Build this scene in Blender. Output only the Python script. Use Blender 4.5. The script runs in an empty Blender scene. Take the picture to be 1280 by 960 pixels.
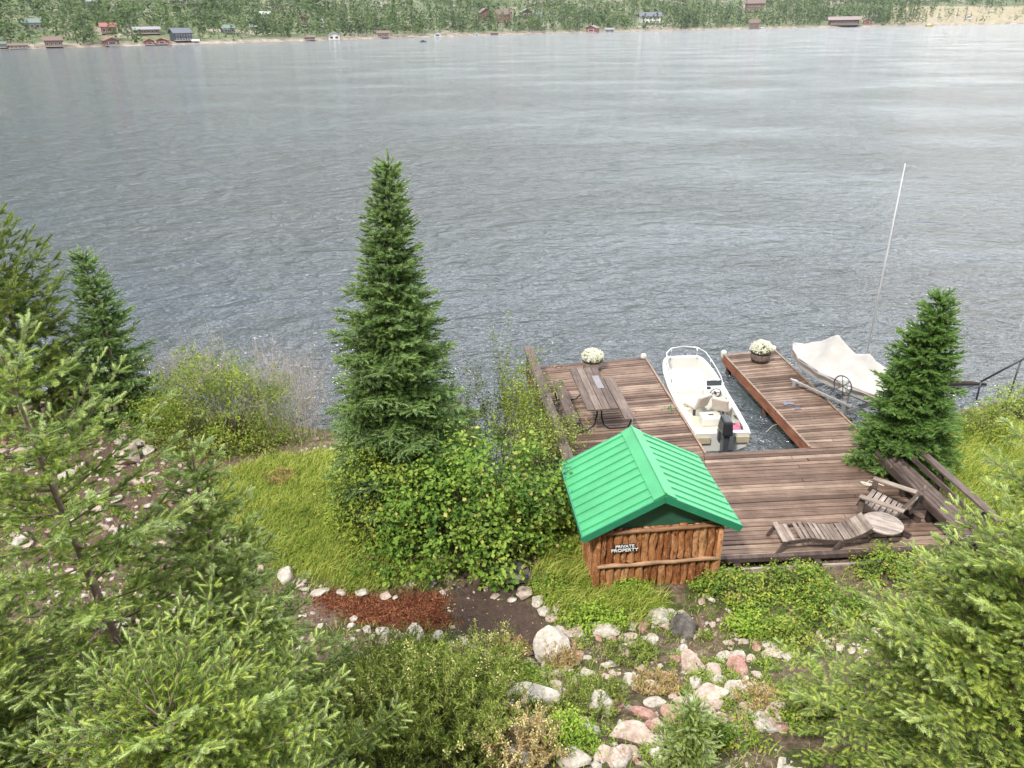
import bpy, bmesh, math
import numpy as np
from mathutils import Vector, Matrix, Euler

sc = bpy.context.scene
R_ = math.radians
# ---------------------------------------------------------------- camera
CAMH, FPX, PITCH, ROLL = 9.6, 950.0, R_(25.4), R_(0.9)
_fw = np.array([0, math.cos(PITCH), -math.sin(PITCH)])
_rt = np.array([1., 0, 0]); _up = np.cross(_rt, _fw)
RT = _rt*math.cos(ROLL) - _up*math.sin(ROLL)
UP = _up*math.cos(ROLL) + _rt*math.sin(ROLL)
cam = bpy.data.objects.new('camera', bpy.data.cameras.new('camera'))
sc.collection.objects.link(cam)
M = Matrix(((RT[0], UP[0], -_fw[0], 0), (RT[1], UP[1], -_fw[1], 0), (RT[2], UP[2], -_fw[2], CAMH), (0, 0, 0, 1)))
cam.matrix_world = M
cam.data.sensor_width = 36; cam.data.lens = FPX/1280*36
cam.data.clip_start = 0.1; cam.data.clip_end = 6000
sc.camera = cam
# ---------------------------------------------------------------- world and sun
SUN_EL, SUN_AZ = R_(52), R_(215)      # azimuth clockwise from +Y
w = bpy.data.worlds.new('World'); sc.world = w; w.use_nodes = True
nt = w.node_tree; bg = nt.nodes['Background']
sky = nt.nodes.new('ShaderNodeTexSky'); sky.sky_type = 'NISHITA'; sky.sun_disc = False
sky.sun_elevation = SUN_EL; sky.sun_rotation = SUN_AZ; sky.altitude = 2500; sky.dust_density = 2.0
tc = nt.nodes.new('ShaderNodeTexCoord'); mp = nt.nodes.new('ShaderNodeMapping')
mp.inputs['Scale'].default_value = (1.3, 1.3, 3.2)
nz = nt.nodes.new('ShaderNodeTexNoise'); nz.inputs['Scale'].default_value = 1.6; nz.inputs['Detail'].default_value = 6
cr = nt.nodes.new('ShaderNodeValToRGB')
cr.color_ramp.elements[0].position = .30; cr.color_ramp.elements[0].color = (3.6, 3.8, 4.1, 1)
cr.color_ramp.elements[1].position = .68; cr.color_ramp.elements[1].color = (10.5, 10.6, 10.8, 1)
mx = nt.nodes.new('ShaderNodeMixRGB'); mx.inputs[0].default_value = .85
nt.links.new(tc.outputs['Generated'], mp.inputs[0]); nt.links.new(mp.outputs[0], nz.inputs['Vector'])
nt.links.new(nz.outputs['Fac'], cr.inputs[0]); nt.links.new(sky.outputs[0], mx.inputs[1]); nt.links.new(cr.outputs[0], mx.inputs[2])
# the cloud cover is brighter over the lake than behind the camera
dt = nt.nodes.new('ShaderNodeVectorMath'); dt.operation = 'DOT_PRODUCT'; nt.links.new(tc.outputs['Generated'], dt.inputs[0]); dt.inputs[1].default_value = (.66, .64, .39)
gr = nt.nodes.new('ShaderNodeValToRGB'); gr.color_ramp.elements[0].position = 0.25; gr.color_ramp.elements[0].color = (.55, .58, .66, 1); gr.color_ramp.elements[1].position = .95; gr.color_ramp.elements[1].color = (4.3, 4.25, 4.2, 1)
nt.links.new(dt.outputs['Value'], gr.inputs[0]); ml = nt.nodes.new('ShaderNodeMixRGB'); ml.blend_type = 'MULTIPLY'; ml.inputs[0].default_value = 1
nt.links.new(mx.outputs[0], ml.inputs[1]); nt.links.new(gr.outputs[0], ml.inputs[2])
nt.links.new(ml.outputs[0], bg.inputs['Color']); bg.inputs['Strength'].default_value = .115
sd = bpy.data.lights.new('sun', 'SUN'); sd.energy = 3.7; sd.angle = R_(6); sd.color = (1, .96, .9)
so = bpy.data.objects.new('sun', sd); sc.collection.objects.link(so)
_sv = Vector((math.sin(SUN_AZ)*math.cos(SUN_EL), math.cos(SUN_AZ)*math.cos(SUN_EL), math.sin(SUN_EL)))
so.rotation_euler = _sv.to_track_quat('Z', 'Y').to_euler(); so.location = (0, 0, 60)
sc.view_settings.view_transform = 'Standard'; sc.view_settings.look = 'None'
sc.view_settings.exposure = 0.56; sc.view_settings.gamma = 1; sc.view_settings.use_curve_mapping = False
sc.render.engine = 'CYCLES'
sc.cycles.max_bounces = 6; sc.cycles.diffuse_bounces = 2; sc.cycles.glossy_bounces = 3
sc.cycles.transparent_max_bounces = 8; sc.cycles.volume_bounces = 0

# ---------------------------------------------------------------- helpers
def at(px, py, z=0.):
    """point of the horizontal plane z seen in the direction px,py of the 1280x960 photograph"""
    d = _fw + RT*((px-640)/FPX) - UP*((py-480)/FPX)
    t = (z-CAMH)/d[2]
    return np.array([0, 0, CAMH]) + d*t
def sstep(a, b, x):
    t = np.clip((x-a)/(b-a), 0, 1); return t*t*(3-2*t)
def link(o, parent=None):
    sc.collection.objects.link(o)
    if parent is not None: o.parent = parent
    return o
def tag(o, label=None, cat=None, group=None, kind=None):
    if label: o['label'] = label
    if cat: o['category'] = cat
    if group: o['group'] = group
    if kind: o['kind'] = kind
    return o
def empty(name, loc, rz=0., label=None, cat=None, group=None):
    o = bpy.data.objects.new(name, None); o.empty_display_size = .2
    link(o); o.location = loc; o.rotation_euler = (0, 0, rz)
    return tag(o, label, cat, group)
def mesh_np(name, V, F, mat, parent=None, attrs=None, smooth=False, loc=None, me_only=False):
    """V (n,3); F list of int arrays (each (m,3) or (m,4)); attrs: dict of per-vertex floats"""
    me = bpy.data.meshes.new(name)
    V = np.ascontiguousarray(V, dtype=np.float32)
    if not isinstance(F, list): F = [F]
    F = [np.asarray(f, dtype=np.int32) for f in F if len(f)]
    me.vertices.add(len(V)); me.vertices.foreach_set('co', V.ravel())
    li = np.concatenate([f.ravel() for f in F])
    tot = np.concatenate([np.full(len(f), f.shape[1], np.int32) for f in F])
    st = np.concatenate([[0], np.cumsum(tot)[:-1]]).astype(np.int32)
    me.loops.add(len(li)); me.loops.foreach_set('vertex_index', li)
    me.polygons.add(len(tot)); me.polygons.foreach_set('loop_start', st)
    if attrs:
        for k, a in attrs.items():
            at_ = me.attributes.new(k, 'FLOAT', 'POINT'); at_.data.foreach_set('value', np.ascontiguousarray(a, dtype=np.float32))
    me.update(calc_edges=True); me.validate()
    me.polygons.foreach_set('use_smooth', np.full(len(me.polygons), smooth))
    me.materials.append(mat)
    if me_only: return me
    o = bpy.data.objects.new(name, me); link(o, parent)
    if loc is not None: o.location = loc
    return o

# ---- materials
def newmat(name):
    m = bpy.data.materials.new(name); m.use_nodes = True
    n = m.node_tree; b = n.nodes['Principled BSDF']
    return m, n, b
def L(n, a, b): n.links.new(a, b)
def noise(n, scale, detail=4, rough=.6, vec=None, mapscale=None, coord='Object', rot=None):
    t = n.nodes.new('ShaderNodeTexNoise'); t.inputs['Scale'].default_value = scale
    t.inputs['Detail'].default_value = detail; t.inputs['Roughness'].default_value = rough
    c = n.nodes.new('ShaderNodeTexCoord')
    src = c.outputs[coord]
    if mapscale is not None or rot is not None:
        mp = n.nodes.new('ShaderNodeMapping'); L(n, src, mp.inputs[0]); src = mp.outputs[0]
        if mapscale is not None: mp.inputs['Scale'].default_value = mapscale
        if rot is not None: mp.inputs['Rotation'].default_value = rot
    L(n, src, t.inputs['Vector']); return t
def ramp(n, src, stops):
    r = n.nodes.new('ShaderNodeValToRGB'); e = r.color_ramp.elements
    while len(e) < len(stops): e.new(.5)
    for i, (p, c) in enumerate(stops):
        e[i].position = p; e[i].color = (c[0], c[1], c[2], 1)
    L(n, src, r.inputs[0]); return r
def mixc(n, f, a, b, mode='MIX'):
    m = n.nodes.new('ShaderNodeMixRGB'); m.blend_type = mode
    for i, v in enumerate((f, a, b)):
        if hasattr(v, 'links'): L(n, v, m.inputs[i])
        elif isinstance(v, (int, float)): m.inputs[i].default_value = v
        else: m.inputs[i].default_value = (v[0], v[1], v[2], 1)
    return m.outputs[0]
def bump(n, b, src, strength=.3, dist=.01, normal=None):
    k = n.nodes.new('ShaderNodeBump'); k.inputs['Strength'].default_value = strength; k.inputs['Distance'].default_value = dist
    L(n, src, k.inputs['Height'])
    if normal is not None: L(n, normal, k.inputs['Normal'])
    L(n, k.outputs[0], b.inputs['Normal']); return k.outputs[0]
def attr(n, name):
    a = n.nodes.new('ShaderNodeAttribute'); a.attribute_name = name; return a.outputs['Fac']
def mat_noise(name, stops, scale=6, rough=.8, bstr=.3, bdist=.01, bscale=None, mapscale=None, metal=0, detail=6, spec=.3):
    m, n, b = newmat(name)
    t = noise(n, scale, detail, .65, mapscale=mapscale)
    r = ramp(n, t.outputs['Fac'], stops); L(n, r.outputs[0], b.inputs['Base Color'])
    b.inputs['Roughness'].default_value = rough; b.inputs['Metallic'].default_value = metal
    b.inputs['Specular IOR Level'].default_value = spec
    t2 = noise(n, bscale or scale*4, 5, .6, mapscale=mapscale)
    bump(n, b, t2.outputs['Fac'], bstr, bdist); return m
FOL = (1.0, 1.0, 1.0)
def mat_leaf(name, c0, c1, c2, tip=None, rough=.55, trans=.25, clump=1.2):
    """c0..c2 chosen leaf by leaf; tip = colour of the new growth"""
    m, n, b = newmat(name)
    t = noise(n, clump, 3, .6)
    add = n.nodes.new('ShaderNodeMath'); add.operation = 'MULTIPLY_ADD'
    L(n, t.outputs['Fac'], add.inputs[0]); add.inputs[1].default_value = .9
    sub = n.nodes.new('ShaderNodeMath'); sub.operation = 'SUBTRACT'; L(n, attr(n, 'rnd'), sub.inputs[0]); sub.inputs[1].default_value = .45
    L(n, sub.outputs[0], add.inputs[2])
    G = FOL; c0, c1, c2 = [tuple(min(v*g, .9) for v, g in zip(c, G)) for c in (c0, c1, c2)]
    r = ramp(n, add.outputs[0], [(.12, c0), (.5, c1), (.88, c2)])
    col = r.outputs[0]
    if tip is not None: col = mixc(n, attr(n, 'tip'), col, tip)
    L(n, col, b.inputs['Base Color']); b.inputs['Roughness'].default_value = rough
    b.inputs['Specular IOR Level'].default_value = .2
    tr = n.nodes.new('ShaderNodeBsdfTranslucent'); L(n, col, tr.inputs[0])
    ms = n.nodes.new('ShaderNodeMixShader'); ms.inputs[0].default_value = trans
    L(n, b.outputs[0], ms.inputs[1]); L(n, tr.outputs[0], ms.inputs[2])
    L(n, ms.outputs[0], n.nodes['Material Output'].inputs['Surface']); return m
def mat_wood(name, dark, mid, light, along=(1.2, 22, 22), rot=None, rough=.75, bstr=.35, nails=False):
    m, n, b = newmat(name)
    a = attr(n, 'rnd')
    base = ramp(n, a, [(0, dark), (.45, mid), (1, light)]).outputs[0]
    t = noise(n, 1.0, 6, .65, mapscale=along, rot=rot)
    vm = n.nodes.new('ShaderNodeVectorMath'); vm.operation = 'MULTIPLY_ADD'; L(n, a, vm.inputs[0]); vm.inputs[1].default_value = (37, 53, 71); src = t.inputs['Vector'].links[0].from_socket; L(n, src, vm.inputs[2]); L(n, vm.outputs[0], t.inputs['Vector'])
    g = ramp(n, t.outputs['Fac'], [(.3, (.45, .43, .42)), (.55, (1, 1, 1)), (.75, (1.25, 1.22, 1.2))]).outputs[0]
    col = mixc(n, 1.0, base, g, 'MULTIPLY')
    t3 = noise(n, 2.3, 4, .7)
    g2 = ramp(n, t3.outputs['Fac'], [(.35, (.62, .6, .6)), (.62, (1.1, 1.1, 1.1))]).outputs[0]
    col = mixc(n, .8, col, g2, 'MULTIPLY')
    L(n, col, b.inputs['Base Color']); b.inputs['Roughness'].default_value = rough
    b.inputs['Specular IOR Level'].default_value = .25
    bump(n, b, t.outputs['Fac'], bstr, .006); return m
def mat_flat(name, c, rough=.5, metal=0., var=.12, scale=5, bstr=.08):
    c = np.array(c)
    return mat_noise(name, [(.3, c*(1-var)), (.7, np.minimum(c*(1+var), .95))], scale, rough, bstr, .004, metal=metal, spec=.5)

# ---- hard-surface mesh collector
class MB:
    def __init__(s): s.v = []; s.f = []; s.r = []
    def add(s, V, F, r=None):
        k = len(s.v); r = rg.random() if r is None else r
        s.v.extend([tuple(float(c) for c in p) for p in V]); s.f.extend([tuple(i+k for i in f) for f in F]); s.r.extend([r]*len(V))
        return s
    def prism(s, bottom, top, r=None):
        """two loops of the same number of corners (counter-clockwise seen from above)"""
        n = len(bottom); F = [tuple(reversed(range(n))), tuple(range(n, 2*n))]
        F += [(i, (i+1) % n, n+(i+1) % n, n+i) for i in range(n)]
        return s.add(list(bottom)+list(top), F, r)
    def box(s, c, d, rz=0., rx=0., ry=0., r=None):
        Mx = Euler((rx, ry, rz)).to_matrix(); c = Vector(c)
        P = [c+Mx@Vector((x*d[0]/2, y*d[1]/2, z*d[2]/2)) for z in (-1, 1) for x, y in ((-1, -1), (1, -1), (1, 1), (-1, 1))]
        return s.prism(P[:4], P[4:], r)
    def bar(s, a, b, w, h, r=None, upv=(0, 0, 1)):
        """board from a to b: width w across, height h along upv"""
        a = Vector(a); b = Vector(b); d = (b-a).normalized(); u = Vector(upv); x = d.cross(u).normalized(); u = x.cross(d).normalized()
        Q = [(-1, -1), (1, -1), (1, 1), (-1, 1)]
        A = [a+x*(q[0]*w/2)+u*(q[1]*h/2) for q in Q]; B = [b+x*(q[0]*w/2)+u*(q[1]*h/2) for q in Q]
        return s.prism(A, B, r)
    def tube(s, pts, rad, n=8, r=None, cap=True):
        pts = [Vector(p) for p in pts]; k = len(pts); rad = [rad]*k if isinstance(rad, (int, float)) else rad
        V = []; F = []; px = None
        for i, p in enumerate(pts):
            d = (pts[min(i+1, k-1)]-pts[max(i-1, 0)]).normalized()
            if px is None: px = d.orthogonal().normalized()
            px = (px-d*px.dot(d)); px = px.normalized() if px.length > 1e-6 else d.orthogonal().normalized()
            py = d.cross(px)
            V += [p+(px*math.cos(2*math.pi*j/n)+py*math.sin(2*math.pi*j/n))*rad[i] for j in range(n)]
        for i in range(k-1):
            for j in range(n):
                F.append((i*n+j, i*n+(j+1) % n, (i+1)*n+(j+1) % n, (i+1)*n+j))
        if cap: F += [tuple(reversed(range(n))), tuple(range((k-1)*n, k*n))]
        return s.add(V, F, r)
    def lathe(s, prof, c=(0, 0, 0), n=20, r=None):
        V = []; F = []; k = len(prof); c = Vector(c)
        for rr, z in prof:
            V += [c+Vector((rr*math.cos(2*math.pi*j/n), rr*math.sin(2*math.pi*j/n), z)) for j in range(n)]
        for i in range(k-1):
            for j in range(n): F.append((i*n+j, i*n+(j+1) % n, (i+1)*n+(j+1) % n, (i+1)*n+j))
        F += [tuple(reversed(range(n))), tuple(range((k-1)*n, k*n))]
        return s.add(V, F, r)
    def grid(s, fn, nu, nv, r=None):
        V = [fn(i/nu, j/nv) for i in range(nu+1) for j in range(nv+1)]
        F = [(i*(nv+1)+j, (i+1)*(nv+1)+j, (i+1)*(nv+1)+j+1, i*(nv+1)+j+1) for i in range(nu) for j in range(nv)]
        return s.add(V, F, r)
    def build(s, name, mat, parent=None, bevel=0., smooth=False, solid=0.):
        me = bpy.data.meshes.new(name); me.from_pydata(s.v, [], s.f)
        a = me.attributes.new('rnd', 'FLOAT', 'POINT'); a.data.foreach_set('value', np.array(s.r, np.float32))
        me.materials.append(mat); me.polygons.foreach_set('use_smooth', [smooth]*len(me.polygons))
        me.update(); o = bpy.data.objects.new(name, me); link(o, parent)
        if solid:
            q = o.modifiers.new('solid', 'SOLIDIFY'); q.thickness = solid
        if bevel:
            q = o.modifiers.new('bevel', 'BEVEL'); q.width = bevel; q.segments = 2; q.limit_method = 'ANGLE'; q.harden_normals = False
        return o
rg = np.random.default_rng(11)

# ---- foliage collectors
def unit(a): return a/np.maximum(np.linalg.norm(a, axis=-1, keepdims=True), 1e-9)
def frames(d, rs, up=None):
    d = unit(d); h = rs.normal(size=d.shape) if up is None else up
    x = unit(np.cross(h, d)); y = np.cross(d, x); return x, y, d
def inst(TV, TF, pos, X, Y, Z, sx, sy, sz):
    n = len(pos); nv = len(TV)
    V = (pos[:, None, :] + TV[None, :, 0:1]*(X*sx[:, None])[:, None, :] + TV[None, :, 1:2]*(Y*sy[:, None])[:, None, :]
         + TV[None, :, 2:3]*(Z*sz[:, None])[:, None, :]).reshape(-1, 3)
    F = (TF[None, :, :] + (np.arange(n)*nv)[:, None, None]).reshape(-1, TF.shape[1])
    return V, F
def needle_template(N, width, core=.22, fwd=.22, seed=0):
    """a shoot one unit long (z) and one unit in radius: N needles round a spindle; third value = needle tip"""
    rs = np.random.default_rng(seed); V = []; F = []; T = []
    for k in range(N):
        u = (k+.5)/N*.98; a = k*2.399963+rs.normal()*.2
        r = (1-.35*u**3)*(.85+.3*rs.random())
        c, s_ = math.cos(a), math.sin(a); b = len(V)
        V += [(-s_*width+c*.08, c*width+s_*.08, u-.03), (s_*width+c*.08, -c*width+s_*.08, u-.03), (c*r, s_*r, u+fwd*(.7+.6*rs.random()))]
        T += [0, 0, 1]; F.append((b, b+1, b+2))
    b = len(V)
    for z, r in ((0, .1), (.45, core), (1.0, core*.8), (1.12, .02)):
        for j in range(4): V.append((r*math.cos(j*math.pi/2), r*math.sin(j*math.pi/2), z)); T.append(.2+.5*z)
    for i in range(3):
        for j in range(4):
            a0 = b+i*4+j; a1 = b+i*4+(j+1) % 4; F += [(a0, a1, a1+4), (a0, a1+4, a0+4)]
    return np.array(V), np.array(F), np.array(T)
TPL_NEAR = needle_template(34, .16, .30, .16, 1)
TPL_MID = needle_template(13, .30, .26, .3, 2)
TPL_PINE = needle_template(20, .13, .10, .35, 3)
LEAF = np.array([(0, 0, 0), (-.5, .45, .12), (0, 1, 0), (.5, .45, .12), (0, .5, -.03)], float)
LEAF_F = np.array([(0, 4, 1), (1, 4, 2), (0, 3, 4), (4, 3, 2)])
def tubes_np(P0, P1, R0, R1, n=3):
    """many separate tapered struts as one array pair"""
    d = unit(P1-P0); h = np.where(np.abs(d[:, 2:3]) > .9, np.array([[1., 0, 0]]), np.array([[0, 0, 1.]]))
    x = unit(np.cross(h, d)); y = np.cross(d, x); V = []
    for P, Rr in ((P0, R0), (P1, R1)):
        for j in range(n):
            a = 2*math.pi*j/n; V.append(P+(x*math.cos(a)+y*math.sin(a))*Rr[:, None])
    V = np.stack(V, 1).reshape(-1, 3); k = np.arange(len(P0))*2*n; F = []
    for j in range(n):
        j2 = (j+1) % n; F.append(np.stack([k+j, k+j2, k+n+j2, k+n+j], 1))
    return V, np.concatenate(F)
class Wood:
    def __init__(s): s.a = []; s.b = []; s.r0 = []; s.r1 = []
    def seg(s, a, b, r0, r1): s.a.append(a); s.b.append(b); s.r0.append(r0); s.r1.append(r1)
    def path(s, pts, r0, r1):
        n = len(pts)-1
        for i in range(n): s.seg(pts[i], pts[i+1], r0+(r1-r0)*i/n, r0+(r1-r0)*(i+1)/n)
    def build(s, name, mat, parent, n=5):
        V, F = tubes_np(np.array(s.a), np.array(s.b), np.array(s.r0), np.array(s.r1), n)
        return mesh_np(name, V, F, mat, parent, smooth=True)
# ---------------------------------------------------------------- terrain functions
_SX = np.array([-60, -14, -11, -7, -5, -2.5, -.5, .6, 1.5, 4, 7, 8.3, 8.9, 10, 13, 18, 60.])
_SY = np.array([27, 20.3, 19.3, 18.3, 17.6, 16.5, 15.4, 14.4, 13.3, 12.9, 13.3, 14.2, 15.8, 17.3, 18.5, 19.6, 24.])
def fnoise(x, y, s=1., seed=0):
    x = np.asarray(x, float)*s; y = np.asarray(y, float)*s; v = 0
    for k, (a, b, c) in enumerate(((1.0, .7, 1.3), (-.8, 1.9, 2.1), (2.7, -1.6, .4), (3.9, 3.1, 5.), (-6.3, 4.7, 1.1))):
        v = v+np.sin(a*x+b*y+c+seed*1.7+k)*np.cos(b*x*.8-a*y*1.1+seed*2.3+k*2.)/(1+.6*k)
    return v/2.2
def ground(x, y):
    x = np.asarray(x, float); y = np.asarray(y, float)
    d = (np.interp(x, _SX, _SY)-y)*.85
    z = np.where(d > 0, .42*np.tanh(d/.9), np.maximum(.45*d, -1.6))
    y0 = np.interp(x, [-16, -9, -3, 0, 6, 12], [13.5, 12.2, 10.2, 9.8, 9.9, 10.8])
    h = np.maximum(y0-y, 0); z = z+.46*h*h/(h+.8)
    amp = sstep(0, 2, d)
    return z+amp*(.07*fnoise(x, y, 1.3)+.03*fnoise(x, y, 4.1, 3))
def gat(px, py):
    d = _fw + RT*((px-640)/FPX) - UP*((py-480)/FPX); o = np.array([0, 0, CAMH]); t = 3.
    while t < 60:
        p = o+d*t
        if p[2] <= float(ground(p[0], p[1])): break
        t += .03
    return np.array([p[0], p[1], float(ground(p[0], p[1]))])
def inpoly(x, y, P):
    P = np.array(P); r = np.zeros(np.shape(x), bool); j = len(P)-1
    for i in range(len(P)):
        xi, yi, xj, yj = *P[i], *P[j]
        r ^= ((yi > y) != (yj > y)) & (x < (xj-xi)*(y-yi)/(yj-yi+1e-12)+xi); j = i
    return r
def ppoly(pts): return [tuple(gat(*p)[:2]) for p in pts]
MULCH = ppoly([(388, 748), (410, 738), (450, 742), (500, 744), (545, 742), (562, 752), (552, 764), (568, 778), (545, 790), (500, 790), (455, 780), (425, 766), (400, 762)])
PATH = ppoly([(560, 742), (640, 705), (660, 745), (700, 800), (690, 835), (620, 825), (566, 790)])
GRASS = ppoly([(262, 600), (330, 575), (420, 565), (470, 640), (560, 720), (440, 742), (340, 712), (285, 660)])
GRASS2 = ppoly([(1120, 560), (1160, 540), (1290, 530), (1300, 690), (1225, 662)])
GRASS3 = ppoly([(665, 745), (690, 665), (738, 680), (745, 742), (830, 745), (815, 785), (700, 778)])
DIRTL = ppoly([(0, 500), (120, 505), (210, 560), (300, 620), (260, 700), (120, 760), (0, 760)])

# ---- near ground
def near_ground():
    gx = np.arange(-17, 15.01, .07); gy = np.concatenate([np.arange(1.5, 21.5, .07)])
    X, Y = np.meshgrid(gx, gy); Z = ground(X, Y)
    Z = Z+.012*rg.normal(size=Z.shape)
    nx, ny = len(gx), len(gy); V = np.stack([X, Y, Z], -1).reshape(-1, 3)
    i, j = np.meshgrid(np.arange(ny-1), np.arange(nx-1), indexing='ij'); a = (i*nx+j).ravel()
    F = np.stack([a, a+1, a+nx+1, a+nx], 1)
    x, y = V[:, 0]+.12*fnoise(V[:, 0], V[:, 1], 5, 1), V[:, 1]+.12*fnoise(V[:, 0], V[:, 1], 5, 2)
    def soft(poly, k=.16):
        t = np.zeros(len(x))
        for dx, dy in ((0, 0), (k, 0), (-k, 0), (0, k), (0, -k), (k*.7, k*.7), (-k*.7, k*.7), (k*.7, -k*.7), (-k*.7, -k*.7)): t = t+inpoly(x+dx, y+dy, poly)
        t = t/9+.22*fnoise(x, y, 9, 4)*((t > 0) & (t < 9)); return np.clip(t, 0, 1)
    A = {'mulch': soft(MULCH, .14), 'path': soft(PATH),
         'grass': np.maximum(np.maximum(soft(GRASS, .3), soft(GRASS2, .3)), soft(GRASS3)), 'dirt': soft(DIRTL, .4)}
    m, n, b = newmat('soil')
    t1 = noise(n, 1.3, 6, .7); t2 = noise(n, 9, 8, .78); t3 = noise(n, 55, 4, .7)
    soil = ramp(n, t2.outputs['Fac'], [(.3, (.06, .036, .025)), (.5, (.15, .10, .072)), (.68, (.32, .25, .19))]).outputs[0]
    moss = ramp(n, t2.outputs['Fac'], [(.3, (.03, .04, .012)), (.6, (.09, .11, .03)), (.8, (.19, .17, .08))]).outputs[0]
    f = ramp(n, t1.outputs['Fac'], [(.46, (0, 0, 0)), (.58, (1, 1, 1))]).outputs[0]
    c = mixc(n, f, soil, moss)
    c = mixc(n, attr(n, 'grass'), c, ramp(n, t2.outputs['Fac'], [(.3, (.06, .09, .015)), (.7, (.20, .26, .05))]).outputs[0])
    c = mixc(n, attr(n, 'dirt'), c, ramp(n, t2.outputs['Fac'], [(.3, (.06, .035, .028)), (.55, (.13, .085, .065)), (.75, (.3, .22, .18))]).outputs[0])
    c = mixc(n, attr(n, 'path'), c, ramp(n, t2.outputs['Fac'], [(.3, (.05, .032, .024)), (.6, (.10, .068, .052)), (.8, (.16, .12, .1))]).outputs[0])
    c = mixc(n, attr(n, 'mulch'), c, ramp(n, t3.outputs['Fac'], [(.3, (.07, .022, .012)), (.6, (.15, .05, .028)), (.8, (.26, .11, .065))]).outputs[0])
    v = n.nodes.new('ShaderNodeTexVoronoi'); v.inputs['Scale'].default_value = 26
    cc = n.nodes.new('ShaderNodeTexCoord'); L(n, cc.outputs['Object'], v.inputs['Vector'])
    pf = ramp(n, v.outputs['Distance'], [(.13, (1, 1, 1)), (.2, (0, 0, 0))]).outputs[0]
    pf2 = mixc(n, 1., pf, ramp(n, noise(n, 2.2, 3).outputs['Fac'], [(.47, (0, 0, 0)), (.56, (1, 1, 1))]).outputs[0], 'MULTIPLY')
    c = mixc(n, pf2, c, (.34, .28, .24))
    L(n, c, b.inputs['Base Color']); b.inputs['Roughness'].default_value = .95; b.inputs['Specular IOR Level'].default_value = .15
    nn = bump(n, b, t2.outputs['Fac'], .9, .05); bump(n, b, t3.outputs['Fac'], .7, .012, nn)
    o = mesh_np('ground', V, F, m, attrs=A, smooth=True); tag(o, 'brown rocky lakeside slope', None, None, 'structure'); return m
soil_m = near_ground()
# land outside the near sheet, carried out to both sides and behind
def outer_land():
    gx = np.concatenate([np.linspace(-400, -18, 60), np.linspace(-16.9, 14.9, 60), np.linspace(16, 400, 60)])
    gy = np.concatenate([np.linspace(-300, 1.45, 40), np.linspace(2, 21.4, 40), np.linspace(22, 60, 20)])
    X, Y = np.meshgrid(gx, gy); Z = ground(X, Y)
    ins = (X > -16.6) & (X < 14.6) & (Y > 1.9) & (Y < 21.2)
    Z = np.where(Z > 40, 40+(Z-40)*.3, Z); Z = np.where(ins, Z-.6, Z-.02)
    nx, ny = len(gx), len(gy); V = np.stack([X, Y, Z], -1).reshape(-1, 3)
    i, j = np.meshgrid(np.arange(ny-1), np.arange(nx-1), indexing='ij'); a = (i*nx+j).ravel()
    o = mesh_np('terrain', V, np.stack([a, a+1, a+nx+1, a+nx], 1), soil_m, smooth=True); tag(o, None, None, None, 'structure')
outer_land()

# ---- lake
WAVE = 1.0
def lake():
    m, n, b = newmat('lake_water')
    def wv(scale, ms, rot, det=3, rough=.55, dis=.0):
        t = noise(n, scale, det, rough, mapscale=ms, rot=(0, 0, R_(rot))); t.inputs['Distortion'].default_value = dis; return t.outputs['Fac']
    g = wv(1.0, (.035, .06, 1), 20, 3)      # gust patches
    def mad(x, k, y=None):
        q = n.nodes.new('ShaderNodeMath'); q.operation = 'MULTIPLY_ADD'; L(n, x, q.inputs[0])
        if hasattr(k, 'links'): L(n, k, q.inputs[1])
        else: q.inputs[1].default_value = k
        if y is None: q.inputs[2].default_value = 0
        else: L(n, y, q.inputs[2])
        return q.outputs[0]
    def crest(x, k, y=None):     # sharp crests, round troughs
        s_ = n.nodes.new('ShaderNodeMath'); s_.operation = 'SUBTRACT'; L(n, x, s_.inputs[0]); s_.inputs[1].default_value = .5
        q = n.nodes.new('ShaderNodeMath'); q.operation = 'ABSOLUTE'; L(n, s_.outputs[0], q.inputs[0]); return mad(q.outputs[0], -k, y)
    W = [((7.5, 11., 1), -14, .065, 2), ((3.2, 4.8, 1), 12, .15, 2), ((1.4, 2.2, 1), -16, .28, 2), ((.55, .85, 1), -6, .52, 2), ((.22, .34, 1), -12, 1.0, 2), ((.09, .14, 1), -9, 1.3, 2)]
    h = None
    for ms, rot, k, det in W: h = crest(wv(1.0, ms, rot, det, .65, .4), k*WAVE, h)
    gg = ramp(n, g, [(.35, (.62, .62, .62)), (.62, (1.35, 1.35, 1.35))]).outputs[0]
    h = mad(h, gg)
    col = ramp(n, g, [(.35, (.050, .066, .078)), (.65, (.078, .084, .092))]).outputs[0]
    L(n, col, b.inputs['Base Color']); b.inputs['Roughness'].default_value = .10; b.inputs['IOR'].default_value = 1.6
    bump(n, b, h, 1.0, 1.0)
    s = 2500.; V = np.array([(-s, 5, 0), (s, 5, 0), (s, s, 0), (-s, s, 0)]); o = mesh_np('lake_water', V, np.array([[0, 1, 2, 3]]), m)
    tag(o, 'grey rippled lake', None, None, 'structure')
lake()

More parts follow.
